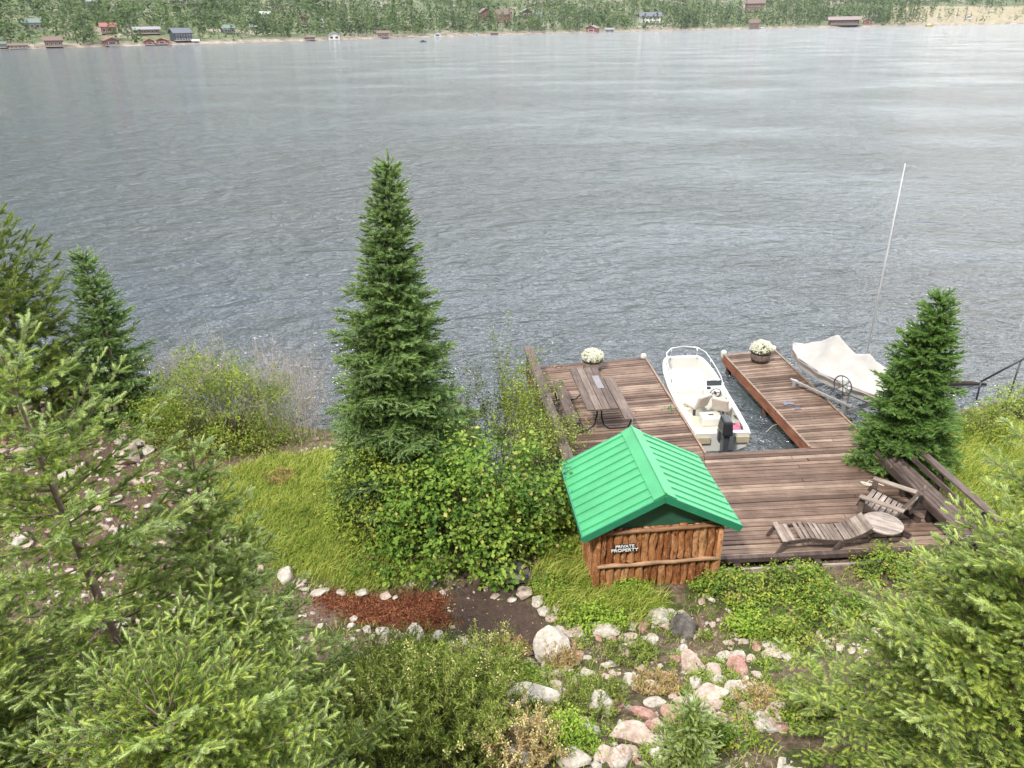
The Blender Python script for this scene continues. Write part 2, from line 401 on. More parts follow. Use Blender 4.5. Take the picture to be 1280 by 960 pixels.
# ---------------------------------------------------------------- far shore
_FS = np.array([(-1500, 60), (-700, 250), (-430, 395), (-291, 479), (-205, 545), (-128, 627), (-60, 705), (5, 785), (90, 842), (185, 893), (370, 945), (614, 993), (1000, 1060), (2400, 1300)], float)
_cum = np.concatenate([[0], np.cumsum(np.linalg.norm(np.diff(_FS, axis=0), axis=1))])
def shore_pt(u):
    x = np.interp(u, _cum, _FS[:, 0]); y = np.interp(u, _cum, _FS[:, 1])
    e = 25.; t = np.stack([np.interp(u+e, _cum, _FS[:, 0])-np.interp(u-e, _cum, _FS[:, 0]), np.interp(u+e, _cum, _FS[:, 1])-np.interp(u-e, _cum, _FS[:, 1])], -1); t = unit(t)
    nrm = np.stack([-t[..., 1], t[..., 0]], -1)
    return x, y, nrm
def hill_z(u, v):
    x = np.maximum(v, 0)
    base = 1.2*sstep(-1, 6, v)-1.2*(1-sstep(-8, -1, v))
    z = base+.115*x+.00012*x*x+(.9*fnoise(u, v, .03, 1)+.35*fnoise(u, v, .11, 2))*sstep(4, 60, v)*4
    return z
def hill_p(u, v):
    x, y, n_ = shore_pt(u); return np.stack([x+n_[..., 0]*v, y+n_[..., 1]*v, hill_z(u, v)], -1)
def far_land():
    us = np.linspace(0, _cum[-1], 420); vs = np.concatenate([[-10, -2, 0, 2, 5, 9], np.linspace(14, 420, 66), np.linspace(450, 1200, 16)])
    U, Vv = np.meshgrid(us, vs, indexing='ij'); P = hill_p(U, Vv).reshape(-1, 3); nv = len(vs)
    i, j = np.meshgrid(np.arange(len(us)-1), np.arange(nv-1), indexing='ij'); a = (i*nv+j).ravel()
    m, n, b = newmat('hillside')
    t = noise(n, .025, 6, .6); t2 = noise(n, .2, 5, .7)
    g = ramp(n, t2.outputs['Fac'], [(.3, (.06, .09, .03)), (.7, (.15, .17, .075))]).outputs[0]
    d = ramp(n, t2.outputs['Fac'], [(.3, (.20, .16, .11)), (.7, (.36, .31, .23))]).outputs[0]
    f = ramp(n, t.outputs['Fac'], [(.52, (0, 0, 0)), (.62, (1, 1, 1))]).outputs[0]
    g = mixc(n, attr(n, 'bare'), g, ramp(n, t2.outputs['Fac'], [(.3, (.20, .17, .09)), (.7, (.38, .31, .19))]).outputs[0])
    ge = n.nodes.new('ShaderNodeNewGeometry'); sx = n.nodes.new('ShaderNodeSeparateXYZ'); L(n, ge.outputs['Position'], sx.inputs[0]); mr = n.nodes.new('ShaderNodeMapRange'); L(n, sx.outputs['Z'], mr.inputs[0]); mr.inputs[1].default_value = 1.0; mr.inputs[2].default_value = 3.0; mr.inputs[3].default_value = 1; mr.inputs[4].default_value = 0
    bank = ramp(n, t2.outputs['Fac'], [(.35, (.10, .085, .06)), (.5, (.27, .22, .17)), (.68, (.42, .36, .29))]).outputs[0]
    L(n, mixc(n, mr.outputs[0], mixc(n, f, g, d), bank), b.inputs['Base Color']); b.inputs['Roughness'].default_value = .95
    o = mesh_np('hills', P, np.stack([a, a+nv, a+nv+1, a+1], 1), m, attrs={'bare': (((640+FPX*P[:, 0]/(P[:, 1]*.903+1e-6)) > 1120) & (np.tile(vs, len(us)) < 150) & (P[:, 1] > 500))*.85}, smooth=True); tag(o, 'wooded hillside across the lake', None, None, 'structure')
far_land()
def far_at(px, py):
    """nearest hit of a photograph direction with the far hillside"""
    d = _fw + RT*((px-640)/FPX) - UP*((py-480)/FPX); o = np.array([0, 0, CAMH])
    t = np.arange(300, 1900, 1.); P = o+d*t[:, None]
    # coordinates u, v of every sample
    seg = _FS; best = np.full(len(t), 1e9); uu = np.zeros(len(t)); vv = np.zeros(len(t))
    for k in range(len(seg)-1):
        a, b_ = seg[k], seg[k+1]; e = b_-a; l = np.linalg.norm(e); e = e/l; n_ = np.array([-e[1], e[0]])
        s = np.clip((P[:, :2]-a)@e, 0, l); q = a+s[:, None]*e; dist = np.linalg.norm(P[:, :2]-q, axis=1)
        mk = dist < best; best = np.where(mk, dist, best); uu = np.where(mk, _cum[k]+s, uu); vv = np.where(mk, np.sign((P[:, :2]-a)@n_)*dist, vv)
    z = hill_z(uu, vv); hit = np.where((P[:, 2] <= z) & (vv > -2))[0]
    i = hit[0] if len(hit) else len(t)-1
    return np.array([P[i, 0], P[i, 1], z[i]]), uu[i], vv[i]

bark_far = mat_noise('bark_far', [(.3, (.08, .06, .05)), (.7, (.18, .14, .11))], 2)
leaf_far = mat_leaf('forest_leaf', (.026, .055, .018), (.075, .13, .036), (.17, .23, .075), trans=.2, clump=.02)
leaf_dark = mat_leaf('far_spruce_needles', (.012, .028, .015), (.02, .045, .024), (.035, .07, .03), trans=.1, clump=.05)
def tree_cloud(P, Hh, Rr, n, rs, p=1.0, size=.14, cyl=None):
    """leaf-clump triangles in cone-like crowns; P (k,3)"""
    k = len(P); t = rs.random((k, n))**.8; a = rs.random((k, n))*2*np.pi
    prof = (1-t)**p if cyl is None else np.where(cyl[:, None], np.sin(np.pi*np.clip(t*.9+.1, 0, 1))**.6, (1-t)**p)
    r = Rr[:, None]*prof*(.35+.65*rs.random((k, n)))
    z = Hh[:, None]*(.12+.86*t)
    C = np.stack([P[:, 0:1]+r*np.cos(a), P[:, 1:2]+r*np.sin(a), P[:, 2:3]+z], -1).reshape(-1, 3)
    s = np.repeat(Hh*size, n)*(.5+.8*rs.random(k*n))*(1-.5*t.ravel())
    V = C[:, None, :]+rs.normal(size=(k*n, 3, 3))*s[:, None, None]*np.array([.55, .55, .42])
    F = np.arange(k*n*3).reshape(-1, 3); return V.reshape(-1, 3), F, np.repeat(np.repeat(rs.random(k), n)*.6+.4*rs.random(k*n), 3)
BLD = []   # keep-out discs (x, y, r)
def far_forest():
    rs = np.random.default_rng(5); N = 26000
    u = rs.uniform(250, 2650, N); v = rs.random(N)**1.25*420+2
    _q = hill_p(u, v); _px = 640+FPX*_q[:, 0]/(_q[:, 1]*.903)
    dens = .5+.8*fnoise(u, v, .02, 4); bare = (_px > 1118) & (v < 160)
    keep = (rs.random(N) < dens+.5) & ~(bare & (rs.random(N) < np.clip((_px-1118)/60, 0, .9))); u, v = u[keep], v[keep]
    P = hill_p(u, v); ok = np.ones(len(P), bool)
    for x, y, r in BLD:
        dx = P[:, 0]-x; dy = P[:, 1]-y; dd = np.hypot(x, y); al = (dx*x+dy*y)/dd; ac = np.abs(dx*y-dy*x)/dd
        ok &= ~((np.hypot(dx, dy) < r) | ((ac < r*.72) & (al < 0) & (al > -24-r*.8)))
    P = P[ok]; k = len(P); H_ = rs.uniform(7, 15, k)*rs.choice([.55, 1, 1.3], k); cyl = rs.random(k) < .45
    V, F, r = tree_cloud(P-np.array([0, 0, .3]), H_, H_*np.where(cyl, .27, .18), 36, rs, .85, .14, cyl)
    o = mesh_np('forest', V, F, leaf_far, attrs={'rnd': r}); tag(o, 'pale green forest covering the far hillside', 'forest', None, 'stuff')
def far_spruces():
    rs = np.random.default_rng(9); protos = []
    for k in range(4):
        V, F, r = tree_cloud(np.zeros((1, 3)), np.array([10.]), np.array([1.7]), 170, rs, .9, .055)
        tv, tf = tubes_np(np.array([[0, 0, -.5]]), np.array([[0, 0, 9.]]), np.array([.2]), np.array([.03]), 5)
        protos.append((mesh_np('crown', V, F, leaf_dark, attrs={'rnd': r}, me_only=True), mesh_np('trunk', tv, tf, bark_far, me_only=True)))
    spots = []
    for px in list(range(700, 712, 5))+[722, 1027, 1037, 1071, 1086, 1090, 1096, 1100, 925, 921, 916, 632, 635, 575, 580, 567, 470, 458, 433, 437, 448, 108, 116, 97, 160, 166, 251, 254, 14, 8, 345, 352, 240, 505, 516, 596, 724, 731, 770, 776, 846, 852, 860, 869, 878, 900, 906, 1140, 1146, 1206, 1110, 1125]:
        spots.append((px, None))
    for k in range(34): spots.append((rs.uniform(0, 1270), rs.uniform(8, 30)))
    for px, py in spots:
        if py is None:
            ys = np.interp(px, [0, 420, 640, 850, 1280], [62, 50, 43, 38, 30]); py = ys-rs.uniform(3, 9)
        p, u, v = far_at(px, py)
        if any(math.hypot(p[0]-x, p[1]-y) < r*.8 for x, y, r in BLD): continue
        s = rs.uniform(1.0, 1.75); cr_, tr_ = protos[rs.integers(4)]
        e = empty('far_spruce_tree', p, rs.uniform(0, 6.28), 'dark green pointed spruce standing out of the paler far shore woods', 'tree', 'dark spruces on the far shore')
        e.scale = (s*1.1, s*1.1, s)
        link(bpy.data.objects.new('crown', cr_), e); link(bpy.data.objects.new('trunk', tr_), e)

C_RED = mat_flat('red_metal_roof', (.30, .11, .09)); C_GREYR = mat_flat('grey_shingle', (.22, .22, .22)); C_BROWNR = mat_flat('brown_shingle', (.16, .10, .08))
C_BLUER = mat_flat('blue_grey_roof', (.09, .10, .12)); C_GREENR = mat_flat('grey_green_roof', (.13, .17, .15)); C_PALE = mat_flat('pale_roof', (.5, .5, .52))
W_LOG = mat_flat('dark_log_wall', (.10, .055, .04)); W_BROWN = mat_flat('brown_wall', (.19, .11, .08)); W_WHITE = mat_flat('white_wall', (.72, .7, .66)); W_GREY = mat_flat('grey_wall', (.3, .28, .26)); W_REDW = mat_flat('red_brown_wall', (.25, .09, .07))
W_DARK = mat_flat('dark_blue_wall', (.05, .06, .08)); M_PANE = mat_flat('window_pane', (.05, .06, .07), .15); M_TRIM = mat_flat('pale_trim', (.55, .5, .44))
def cabin(name, px, py, wpx, hpx, wall, roof, label, cat, yaw=0., storeys=1, deck=True, gable_front=False, win=3):
    p, u, v = far_at(px, py); D = math.hypot(p[0], p[1])+1e-6; k = D/ FPX*.93
    w_ = wpx*k*.88; h = hpx*k*.88; dp = w_*.6 if not gable_front else w_*1.1; az = math.atan2(p[0], p[1])
    e = empty(name, (p[0], p[1], p[2]-.3), -az+R_(yaw), label, cat); BLD.append((p[0], p[1], max(w_, dp)*.75))
    wh = h*.62; rh = h*.38
    MB().box((0, 0, wh/2-.6), (w_*.86, dp*.86, wh+1.2)).build('wall', wall, e)
    r = MB(); th = .35
    if gable_front:
        A = [(-w_/2, -dp/2, wh-.1), (0, -dp/2, wh+rh), (w_/2, -dp/2, wh-.1)]
        for s in (0, 1):
            a, b_ = A[s], A[s+1]; r.prism([a, b_, (b_[0], dp/2, b_[2]), (a[0], dp/2, a[2])], [(q[0], q[1], q[2]+th) for q in (a, b_, (b_[0], dp/2, b_[2]), (a[0], dp/2, a[2]))])
        g = MB().prism([(-w_*.43, -dp*.43, wh), (w_*.43, -dp*.43, wh), (0, -dp*.43, wh+rh*.86)], [(-w_*.43, dp*.43, wh), (w_*.43, dp*.43, wh), (0, dp*.43, wh+rh*.86)])
    else:
        for s in (-1, 1):
            q = [(-w_/2, s*dp/2, wh-.1), (w_/2, s*dp/2, wh-.1), (w_/2, 0, wh+rh), (-w_/2, 0, wh+rh)]
            r.prism(q, [(a[0], a[1], a[2]+th) for a in q])
        g = MB().prism([(-w_*.43, -dp*.43, wh), (-w_*.43, dp*.43, wh), (-w_*.43, 0, wh+rh*.86)], [(w_*.43, -dp*.43, wh), (w_*.43, dp*.43, wh), (w_*.43, 0, wh+rh*.86)])
    r.build('roof', roof, e); g.build('gable', wall, e)
    for st in range(storeys):
        for i in range(win):
            x = (i-(win-1)/2)*w_*.8/win; z = wh*(st+.55)/storeys
            f = MB().box((x, -dp*.43-.05, z), (w_*.8/win*.62, .12, wh/storeys*.5)).build('window', M_TRIM, e)
            MB().box((x, -dp*.43-.13, z), (w_*.8/win*.5, .08, wh/storeys*.38)).build('pane', M_PANE, f)
    if deck: MB().box((0, -dp*.43-1.1, wh*.12), (w_*.9, 2.2, .25)).build('porch', M_TRIM, e)
    return e
far_list = [
 ('lake_house', 40, 37, 22, 12, W_GREY, C_GREENR, 'hazy grey green roofed house among trees, leftmost house on the far hillside', 'house', 10, 1, 0, 0, 3),
 ('boathouse', 4, 59.5, 9, 6, W_DARK, C_GREENR, 'low dark boathouse at the far left end of the opposite shoreline', 'boathouse', 0, 1, 1, 0, 2),
 ('boathouse', 23, 60, 21, 5, W_GREY, C_BROWNR, 'long low grey boathouse on the shore left of the brown boathouse', 'boathouse', 0, 1, 1, 0, 4),
 ('boathouse', 68, 58.5, 22, 11, W_BROWN, C_BROWNR, 'brown two level boathouse at the water left of the red roofed pair', 'boathouse', 0, 1, 1, 0, 4),
 ('lake_house', 137, 42, 20, 12, W_REDW, C_RED, 'red roofed house uphill from the red roofed boathouse', 'house', 0, 1, 1, 0, 3),
 ('boathouse', 139, 57, 19, 9, W_BROWN, C_RED, 'red roofed gabled boathouse directly below the red roofed house', 'boathouse', 12, 1, 1, 1, 1),
 ('lake_lodge', 184, 42.5, 34, 8, W_BROWN, C_GREYR, 'long brown lodge with a grey roof right of the red roofed house', 'house', 0, 1, 1, 0, 6),
 ('boathouse', 187, 56.5, 13, 7, W_REDW, C_RED, 'small red boathouse, left one of the close red pair', 'boathouse', 5, 1, 1, 1, 1),
 ('boathouse', 204, 55.5, 15, 7, W_REDW, C_RED, 'small red boathouse, right one of the close red pair beside the dark blue house', 'boathouse', -8, 1, 1, 1, 1),
 ('lake_house', 227, 51, 27, 15, W_DARK, C_BLUER, 'dark blue house with steep slate roofs near the far shoreline', 'house', 25, 2, 1, 0, 3),
 ('shed', 245, 54, 10, 4, W_GREY, C_PALE, 'tiny pale roofed shed at the water right of the dark blue house', 'shed', 0, 1, 0, 0, 1),
 ('lake_house', 285, 41.5, 18, 10, W_DARK, C_GREENR, 'dark green house on the bank between the dark blue house and the brown chalet', 'house', 15, 1, 1, 0, 3),
 ('shed', 318, 37, 12, 5, W_GREY, C_GREENR, 'low grey shed half hidden by trees left of the brown chalet', 'shed', 0, 1, 0, 0, 2),
 ('lake_house', 332, 22, 16, 7, W_GREY, C_PALE, 'pale roofed house high on the hill up and left of the brown chalet', 'house', -20, 1, 0, 0, 2),
 ('chalet', 379, 33, 15, 14, W_LOG, C_BROWNR, 'dark brown steep gabled chalet standing alone on the far hillside', 'chalet', 0, 2, 1, 1, 2),
 ('boathouse', 388, 50, 14, 5, W_LOG, C_BROWNR, 'dark low boathouse at the water below the brown chalet', 'boathouse', 0, 1, 1, 0, 3),
 ('tower_hut', 403, 32, 7, 10, W_WHITE, C_GREYR, 'narrow white hut between the brown chalet and the white boathouse', 'hut', 0, 2, 0, 1, 1),
 ('boathouse', 418, 50, 17, 10, W_WHITE, C_PALE, 'white boathouse with a pale blue roof at the water', 'boathouse', 0, 1, 1, 1, 2),
 ('lake_house', 118, 8, 17, 8, W_LOG, C_GREYR, 'dark house near the hilltop above the red roofed house', 'house', 0, 1, 0, 0, 2),
 ('lake_house', 222, 6, 20, 8, W_BROWN, C_GREYR, 'grey roofed house near the hilltop above the dark blue house', 'house', 0, 1, 0, 0, 3),
 ('boathouse', 479, 46.5, 17, 8, W_BROWN, C_BROWNR, 'brown boathouse left of the small white cottage', 'boathouse', 0, 1, 1, 0, 2),
 ('cottage', 547, 46, 11, 7, W_WHITE, C_GREYR, 'small white gabled cottage at the waterline', 'cottage', 0, 1, 0, 1, 1),
 ('shed', 596, 45, 7, 4, W_WHITE, C_PALE, 'tiny white shed at the waterline right of the white cottage', 'shed', 0, 1, 0, 1, 1),
 ('lake_house', 606, 25.5, 17, 15, W_REDW, C_BROWNR, 'red brown two storey house, left one of the two big houses on the bluff', 'house', 15, 2, 1, 1, 3),
 ('lake_house', 629, 28, 24, 16, W_REDW, C_BROWNR, 'large red brown house, right one of the two big houses on the bluff', 'house', -5, 2, 1, 0, 4),
 ('lake_house', 658, 22, 16, 11, W_LOG, C_GREENR, 'dark house with a pale green roof right of the two big brown houses', 'house', 10, 1, 0, 1, 2),
 ('shed', 674, 24, 8, 8, W_GREY, C_GREENR, 'small grey green shed beside the dark house on the bluff', 'shed', 0, 1, 0, 0, 1),
 ('boathouse', 618, 44.5, 12, 4, W_LOG, C_BROWNR, 'low dark boathouse below the two big brown houses', 'boathouse', 0, 1, 1, 0, 2),
 ('boathouse', 741, 41, 16, 9, W_REDW, C_BROWNR, 'red brown boathouse down the shore left of the white house', 'boathouse', -20, 1, 1, 1, 1),
 ('shed', 762, 40, 14, 5, W_GREY, C_GREYR, 'low grey shed at the water between the boathouse and the white house', 'shed', 0, 1, 0, 0, 2),
 ('lake_house', 812, 29.5, 31, 14, W_WHITE, C_BLUER, 'white walled house with a slate grey roof above the shore', 'house', 10, 2, 1, 0, 5),
 ('lake_house', 942, 15, 27, 16, W_BROWN, C_BROWNR, 'tall brown house with several gables on the bluff at the right', 'house', 0, 2, 1, 0, 5),
 ('boathouse', 942, 37, 14, 12, W_BROWN, C_BROWNR, 'narrow brown boathouse on posts below the tall gabled house', 'boathouse', 0, 2, 0, 0, 2),
 ('lake_lodge', 1054, 31.5, 40, 10, W_LOG, C_BROWNR, 'long dark brown lodge at the water between clusters of dark spruces', 'house', 5, 1, 1, 0, 7),
 ('shed', 1084, 30, 12, 6, W_REDW, C_BROWNR, 'small reddish shed joined to the right side of the long dark lodge', 'shed', 0, 1, 0, 1, 1),
 ('shed', 1211, 23, 8, 5, W_WHITE, C_RED, 'tiny pale hut in the bare meadow at the right', 'hut', 0, 1, 0, 1, 1)]
for (nm, px, py, a, b_, wm, rm, lb, ct, yw, stt, dk, gf, wn) in far_list: cabin(nm, px, py, a, b_, wm, rm, lb, ct, yw, stt, bool(dk), bool(gf), wn)
far_forest(); far_spruces()
def small_boats():
    for nm, px, py, c, lb, s in (('rowing_boat', 529, 52.5, (.06, .06, .07), 'small dark boat with two seats out on the lake near the far shore', 4.2),
                              ('motor_boat', 954, 36.2, (.8, .8, .8), 'white motor boat moored below the tall gabled house', 8.5),
                              ('pontoon_boat', 1162, 33.2, (.75, .6, .08), 'yellow boat moored at the bare meadow shore', 11.)):
        p = at(px, py, 0); mt = mat_flat(nm+'_paint', c); e = empty(nm, (p[0], p[1], 0), R_(20), lb, 'boat'); k = s/4
        O = [(-2*k, -.55*k), (1.2*k, -.55*k), (2.1*k, 0), (1.2*k, .55*k), (-2*k, .55*k)]
        MB().prism([(x*.85, y*.7, -.2) for x, y in O], [(x, y, .5*k) for x, y in O]).build('hull', mt, e)
        MB().box((-.3*k, 0, .75*k), (1.1*k, .7*k, .5*k)).build('cabin', M_PANE if s < 5 else W_WHITE, e)
    for k_, (px, py, wd) in enumerate(((157, 58.6, 30), (345, 51.5, 10), (505, 47.2, 60), (612, 45, 40), (642, 43.9, 22), (950, 37.5, 16), (1032, 33.5, 24), (240, 56, 34))):
        p = at(px, py, 0); D = math.hypot(p[0], p[1]); L_ = wd*D/FPX
        b = MB().box((0, 0, .55), (L_, 2.4, .22))
        for x in np.linspace(-.45, .45, 5): b.box((x*L_, 0, -.1), (.3, 2., 1.2))
        o = b.build('jetty', M_TRIM); o.location = p; o.rotation_euler = (0, 0, -math.atan2(p[0], p[1]))
        tag(o, ['low wooden jetty below the red roofed boathouse', 'short jetty left of the dark chalet boathouse', 'long low jetty between the brown boathouse and white cottage', 'jetty under the low dark boathouse below the big houses', 'short jetty right of the low dark boathouse', 'jetty beside the narrow brown boathouse', 'jetty left of the long dark lodge', 'jetty running from the close red boathouses to the pale shed'][k_], 'jetty')
small_boats()
# ---------------------------------------------------------------- wood and metal of the dock
WD_DECK = mat_wood('deck_boards', (.105, .064, .045), (.195, .128, .092), (.31, .225, .165), along=(.9, 26, 20), rot=(0, 0, R_(-7)))
WD_RED = mat_wood('red_stained_board', (.17, .06, .035), (.28, .10, .055), (.38, .17, .10), along=(22, 1.2, 22))
WD_RAIL = mat_wood('weathered_rail', (.07, .048, .042), (.15, .11, .095), (.24, .19, .16), along=(20, 1.2, 20))
WD_GREY = mat_wood('weathered_grey_wood', (.10, .075, .06), (.20, .155, .125), (.33, .27, .22), along=(24, 1.5, 24))
WD_GREYX = mat_wood('weathered_grey_wood_cross', (.16, .12, .10), (.30, .25, .21), (.46, .39, .34), along=(1.5, 24, 24))
WD_DARK = mat_wood('very_dark_wood', (.02, .015, .012), (.05, .035, .028), (.08, .06, .05))  # very dark brown for pilings, joists, bench legs and the log
MT_BLACK = mat_flat('black_painted_steel', (.02, .02, .022), .4); MT_ALU = mat_flat('dull_aluminium', (.48, .49, .5), .38, .6)
DZ = .55
def q3(p, z): return (p[0], p[1], z)
def lerp(a, b, t): return tuple(a[i]+(b[i]-a[i])*t for i in range(len(a)))
def planks(mb, A, B, C, D, n, th=.04, gap=.016, z=DZ):
    """boards run from the A-D edge to the B-C edge; A,B far corners, D,C near corners"""
    ln = math.hypot(A[0]-D[0], A[1]-D[1]); g = gap/ln; tone = .45
    for i in range(n):
        t0 = i/n+g/2*(.4+1.6*rg.random()); t1 = (i+1)/n-g/2*(.4+1.6*rg.random())
        tone = .55*tone+.45*rg.random(); r = float(np.clip(tone+rg.normal()*.2, 0, 1))
        if rg.random() < .12: r = .95
        if rg.random() < .10: r = .02
        dz = rg.normal()*.0025; e0 = rg.normal()*.008; e1 = rg.normal()*.008
        cut = rg.uniform(.3, .7) if rg.random() < .45 else None
        spans = [(0, 1)] if cut is None else [(0, cut-.0012), (cut+.0012, 1)]
        for s0, s1 in spans:
            P = []
            for t, s in ((t0, s0), (t0, s1), (t1, s1), (t1, s0)):
                a = lerp(A, D, t); b = lerp(B, C, t); P.append(lerp(a, b, s))
            P = [P[3], P[2], P[1], P[0]]
            P = [(p[0]+(e0 if k in (0, 3) else e1), p[1], z+dz) for k, p in enumerate(P)]
            rr = float(np.clip(r+rg.normal()*.06, 0, 1))
            mb.prism([(p[0], p[1], p[2]-th) for p in P], P, rr)
dock = empty('wooden_dock', (4.4, 15, 0), 0, 'weathered brown plank dock with two fingers round a boat slip', 'dock')
def D_(o):  # children keep world-like coordinates under the dock empty
    o.location = (-4.4, -15, 0); return o
PA, PB, PC, PD = (.45, 20.13), (3.94, 20.75), (4.41, 15.15), (1.17, 14.79)
PE, PF = (4.02, 13.2), (1.4, 12.95)
mb = MB(); planks(mb, PA, PB, PC, PD, 44); planks(mb, PD, PC, PE, PF, 14)
D_(mb.build('pier_decking', WD_DECK, dock, bevel=.004))
FA, FB, FC, FD = (6.38, 20.89), (7.92, 21.2), (8.40, 15.42), (6.97, 15.32)
mb = MB(); planks(mb, FA, FB, FC, FD, 45); D_(mb.build('finger_decking', WD_DECK, dock, bevel=.004))
GA, GB, GC, GD = (4.41, 15.14), (8.42, 15.40), (8.92, 11.60), (3.72, 11.32)
mb = MB(); planks(mb, GA, GB, GC, GD, 28); D_(mb.build('platform_decking', WD_DECK, dock, bevel=.004))
mb = MB()   # joists and beams underneath
def under(A, B, C, D, z=DZ-.16):
    for t in np.linspace(.06, .94, 4):
        a = lerp(A, B, t); b = lerp(D, C, t); mb.bar(q3(a, z), q3(b, z), .07, .2, .3)
under(PA, PB, PC, PD); under(FA, FB, FC, FD); under(GA, GB, GC, GD)
D_(mb.build('joist_frame', WD_DARK, dock))
def fascia(pts, mat, name, h=.24, w=.045, z=DZ-.13):
    m_ = MB()
    for a, b in zip(pts[:-1], pts[1:]): m_.bar(q3(a, z), q3(b, z), w, h)
    D_(m_.build(name, mat, dock, bevel=.004))
off = .03
fascia([(FA[0]-off, FA[1]+.02), (FD[0]-off, FD[1]+.05)], WD_RED, 'slip_edge_board', .27)
fascia([(PA[0]-off, PA[1]), (PD[0]-off, PD[1]), (PF[0]-off, PF[1])], WD_RED, 'outer_edge_board', .2)
fascia([(PA[0], PA[1]+off), (PB[0], PB[1]+off)], WD_RAIL, 'end_board'); fascia([(FA[0], FA[1]+off), (FB[0], FB[1]+off)], WD_RAIL, 'end_board')
fascia([(PB[0]+off, PB[1]), (PC[0]+off, PC[1])], WD_RED, 'slip_edge_board', .2); fascia([(FB[0]+off, FB[1]), (FC[0]+off, FC[1])], WD_RED, 'outer_edge_board', .2)
fascia([(GA[0]+.03, GA[1]+off), (FD[0]-.05, FD[1]+off)], WD_RAIL, 'slip_edge_board', .22)
for (x, y) in [(.55, 20.0), (3.8, 20.6), (.8, 17.5), (4.05, 17.7), (1.2, 15.2), (4.3, 15.3), (6.5, 20.7), (7.8, 21.0), (6.75, 18), (8.1, 18.3), (7.05, 15.6), (8.3, 15.6), (5.6, 15.1)]:
    D_(MB().tube([(x, y, -1.4), (x, y, DZ-.06)], .09, 10).build('piling', WD_DARK, dock, smooth=True))
# thin raised trim along the edges in the palest board tones
mb = MB(); mb.bar((PB[0]+.035, PB[1], DZ+.012), (PC[0]+.035, PC[1], DZ+.012), .05, .025, .95); mb.bar((FA[0]-.035, FA[1], DZ+.012), (FD[0]-.035, FD[1]+.05, DZ+.012), .05, .03, .9)
mb.bar((FB[0]+.035, FB[1], DZ+.012), (FC[0]+.035, FC[1], DZ+.012), .05, .025, .9); D_(mb.build('edge_trim', WD_DECK, dock))
# left railing
ra = np.array([.46, 19.62, 1.42]); rb = np.array([1.17, 13.3, 1.42]); rail = MB().bar(ra, rb, .24, .05).build('railing', WD_RAIL, dock, bevel=.006); D_(rail)
for k in range(8):
    t = .02+.96*k/7; p = ra+(rb-ra)*t
    if True: MB().box((p[0]-.02, p[1], (DZ+1.40)/2), (.05, .30 if k == 0 else .24, 1.40-DZ), R_(6.4)).build('post', WD_RAIL, rail, bevel=.005)
# kerb beam and lower step boards on the near side
fr = MB(); a = np.array([3.72, 11.27, 0]); b = np.array([8.95, 11.55, 0]); u = (b-a)
fr.bar(a+(0, 0, DZ+.03), b+(0, 0, DZ+.03), .11, .10, .15); D_(fr.build('kerb_beam', WD_RAIL, dock, bevel=.006))
st = MB()
for k, (dy, z) in enumerate(((-.12, .40), (-.19, .27), (-.26, .13))): st.bar(a+(0, dy, z), b+(0, dy, z), .05, .105, [.9, .5, .8][k])
D_(st.build('step_board', WD_GREYX, dock, bevel=.005))
for x in (4.1, 5.6, 7.1, 8.6): D_(MB().box((x, 11.14+(x-3.7)*.053, .25), (.12, .1, .6)).build('post', WD_DARK, dock))
# built-in bench, right side and returning corner
bn = MB()
for k in range(4):
    x = .105*k; bn.bar((7.98+x, 14.35, 1.0), (8.26+x, 11.42, 1.0), .092, .045, [.35, .5, .65, .55][k])
bench = bn.build('bench_seat', WD_RAIL, dock, bevel=.006); D_(bench)
fb = MB(); fb.bar((7.94, 14.35, .93), (8.215, 11.42, .93), .035, .15, .2); D_(fb.build('bench_apron', WD_RAIL, dock))
for y, x in ((14.2, 8.16), (13.3, 8.25), (12.4, 8.34), (11.6, 8.42)): MB().box((x, y, .77), (.36, .1, .42)).build('leg', WD_DARK, bench)
br = MB(); br.bar((8.36, 14.4, 1.20), (8.60, 11.3, 1.20), .04, .11, .4); br.bar((8.46, 14.4, 1.40), (8.72, 11.2, 1.40), .16, .05, .45)
back = br.build('bench_backrest', WD_RAIL, dock, bevel=.005); D_(back)
for y, x in ((14.2, 8.46), (12.9, 8.56), (11.55, 8.66)): MB().bar((x-.06, y, .5), (x+.01, y, 1.37), .08, .08).build('post', WD_DARK, back)
cb = MB()
for k in range(3): cb.bar((8.1, 11.16+.12*k-.05, 1.02+.003*k), (9.05, 11.22+.12*k-.05, 1.02), .105, .045)
cb.bar((8.1, 11.02, .80), (9.0, 11.08, .80), .05, .12); cb.bar((8.12, 11.0, .60), (9.0, 11.06, .60), .05, .12, .8)
D_(cb.build('corner_seat', WD_RAIL, dock, bevel=.006))
# corner bumpers
M_BUMP = mat_flat('worn_white_rubber', (.55, .52, .46), .7)
for x, y, rz in ((6.36, 20.93, 0), (3.93, 20.78, 0), (7.93, 21.22, 0)):
    D_(MB().tube([(x, y, .38), (x, y, .50), (x, y, .62), (x, y, .66)], [.07, .085, .085, .05], 12).build('corner_bumper', M_BUMP, dock, smooth=True))

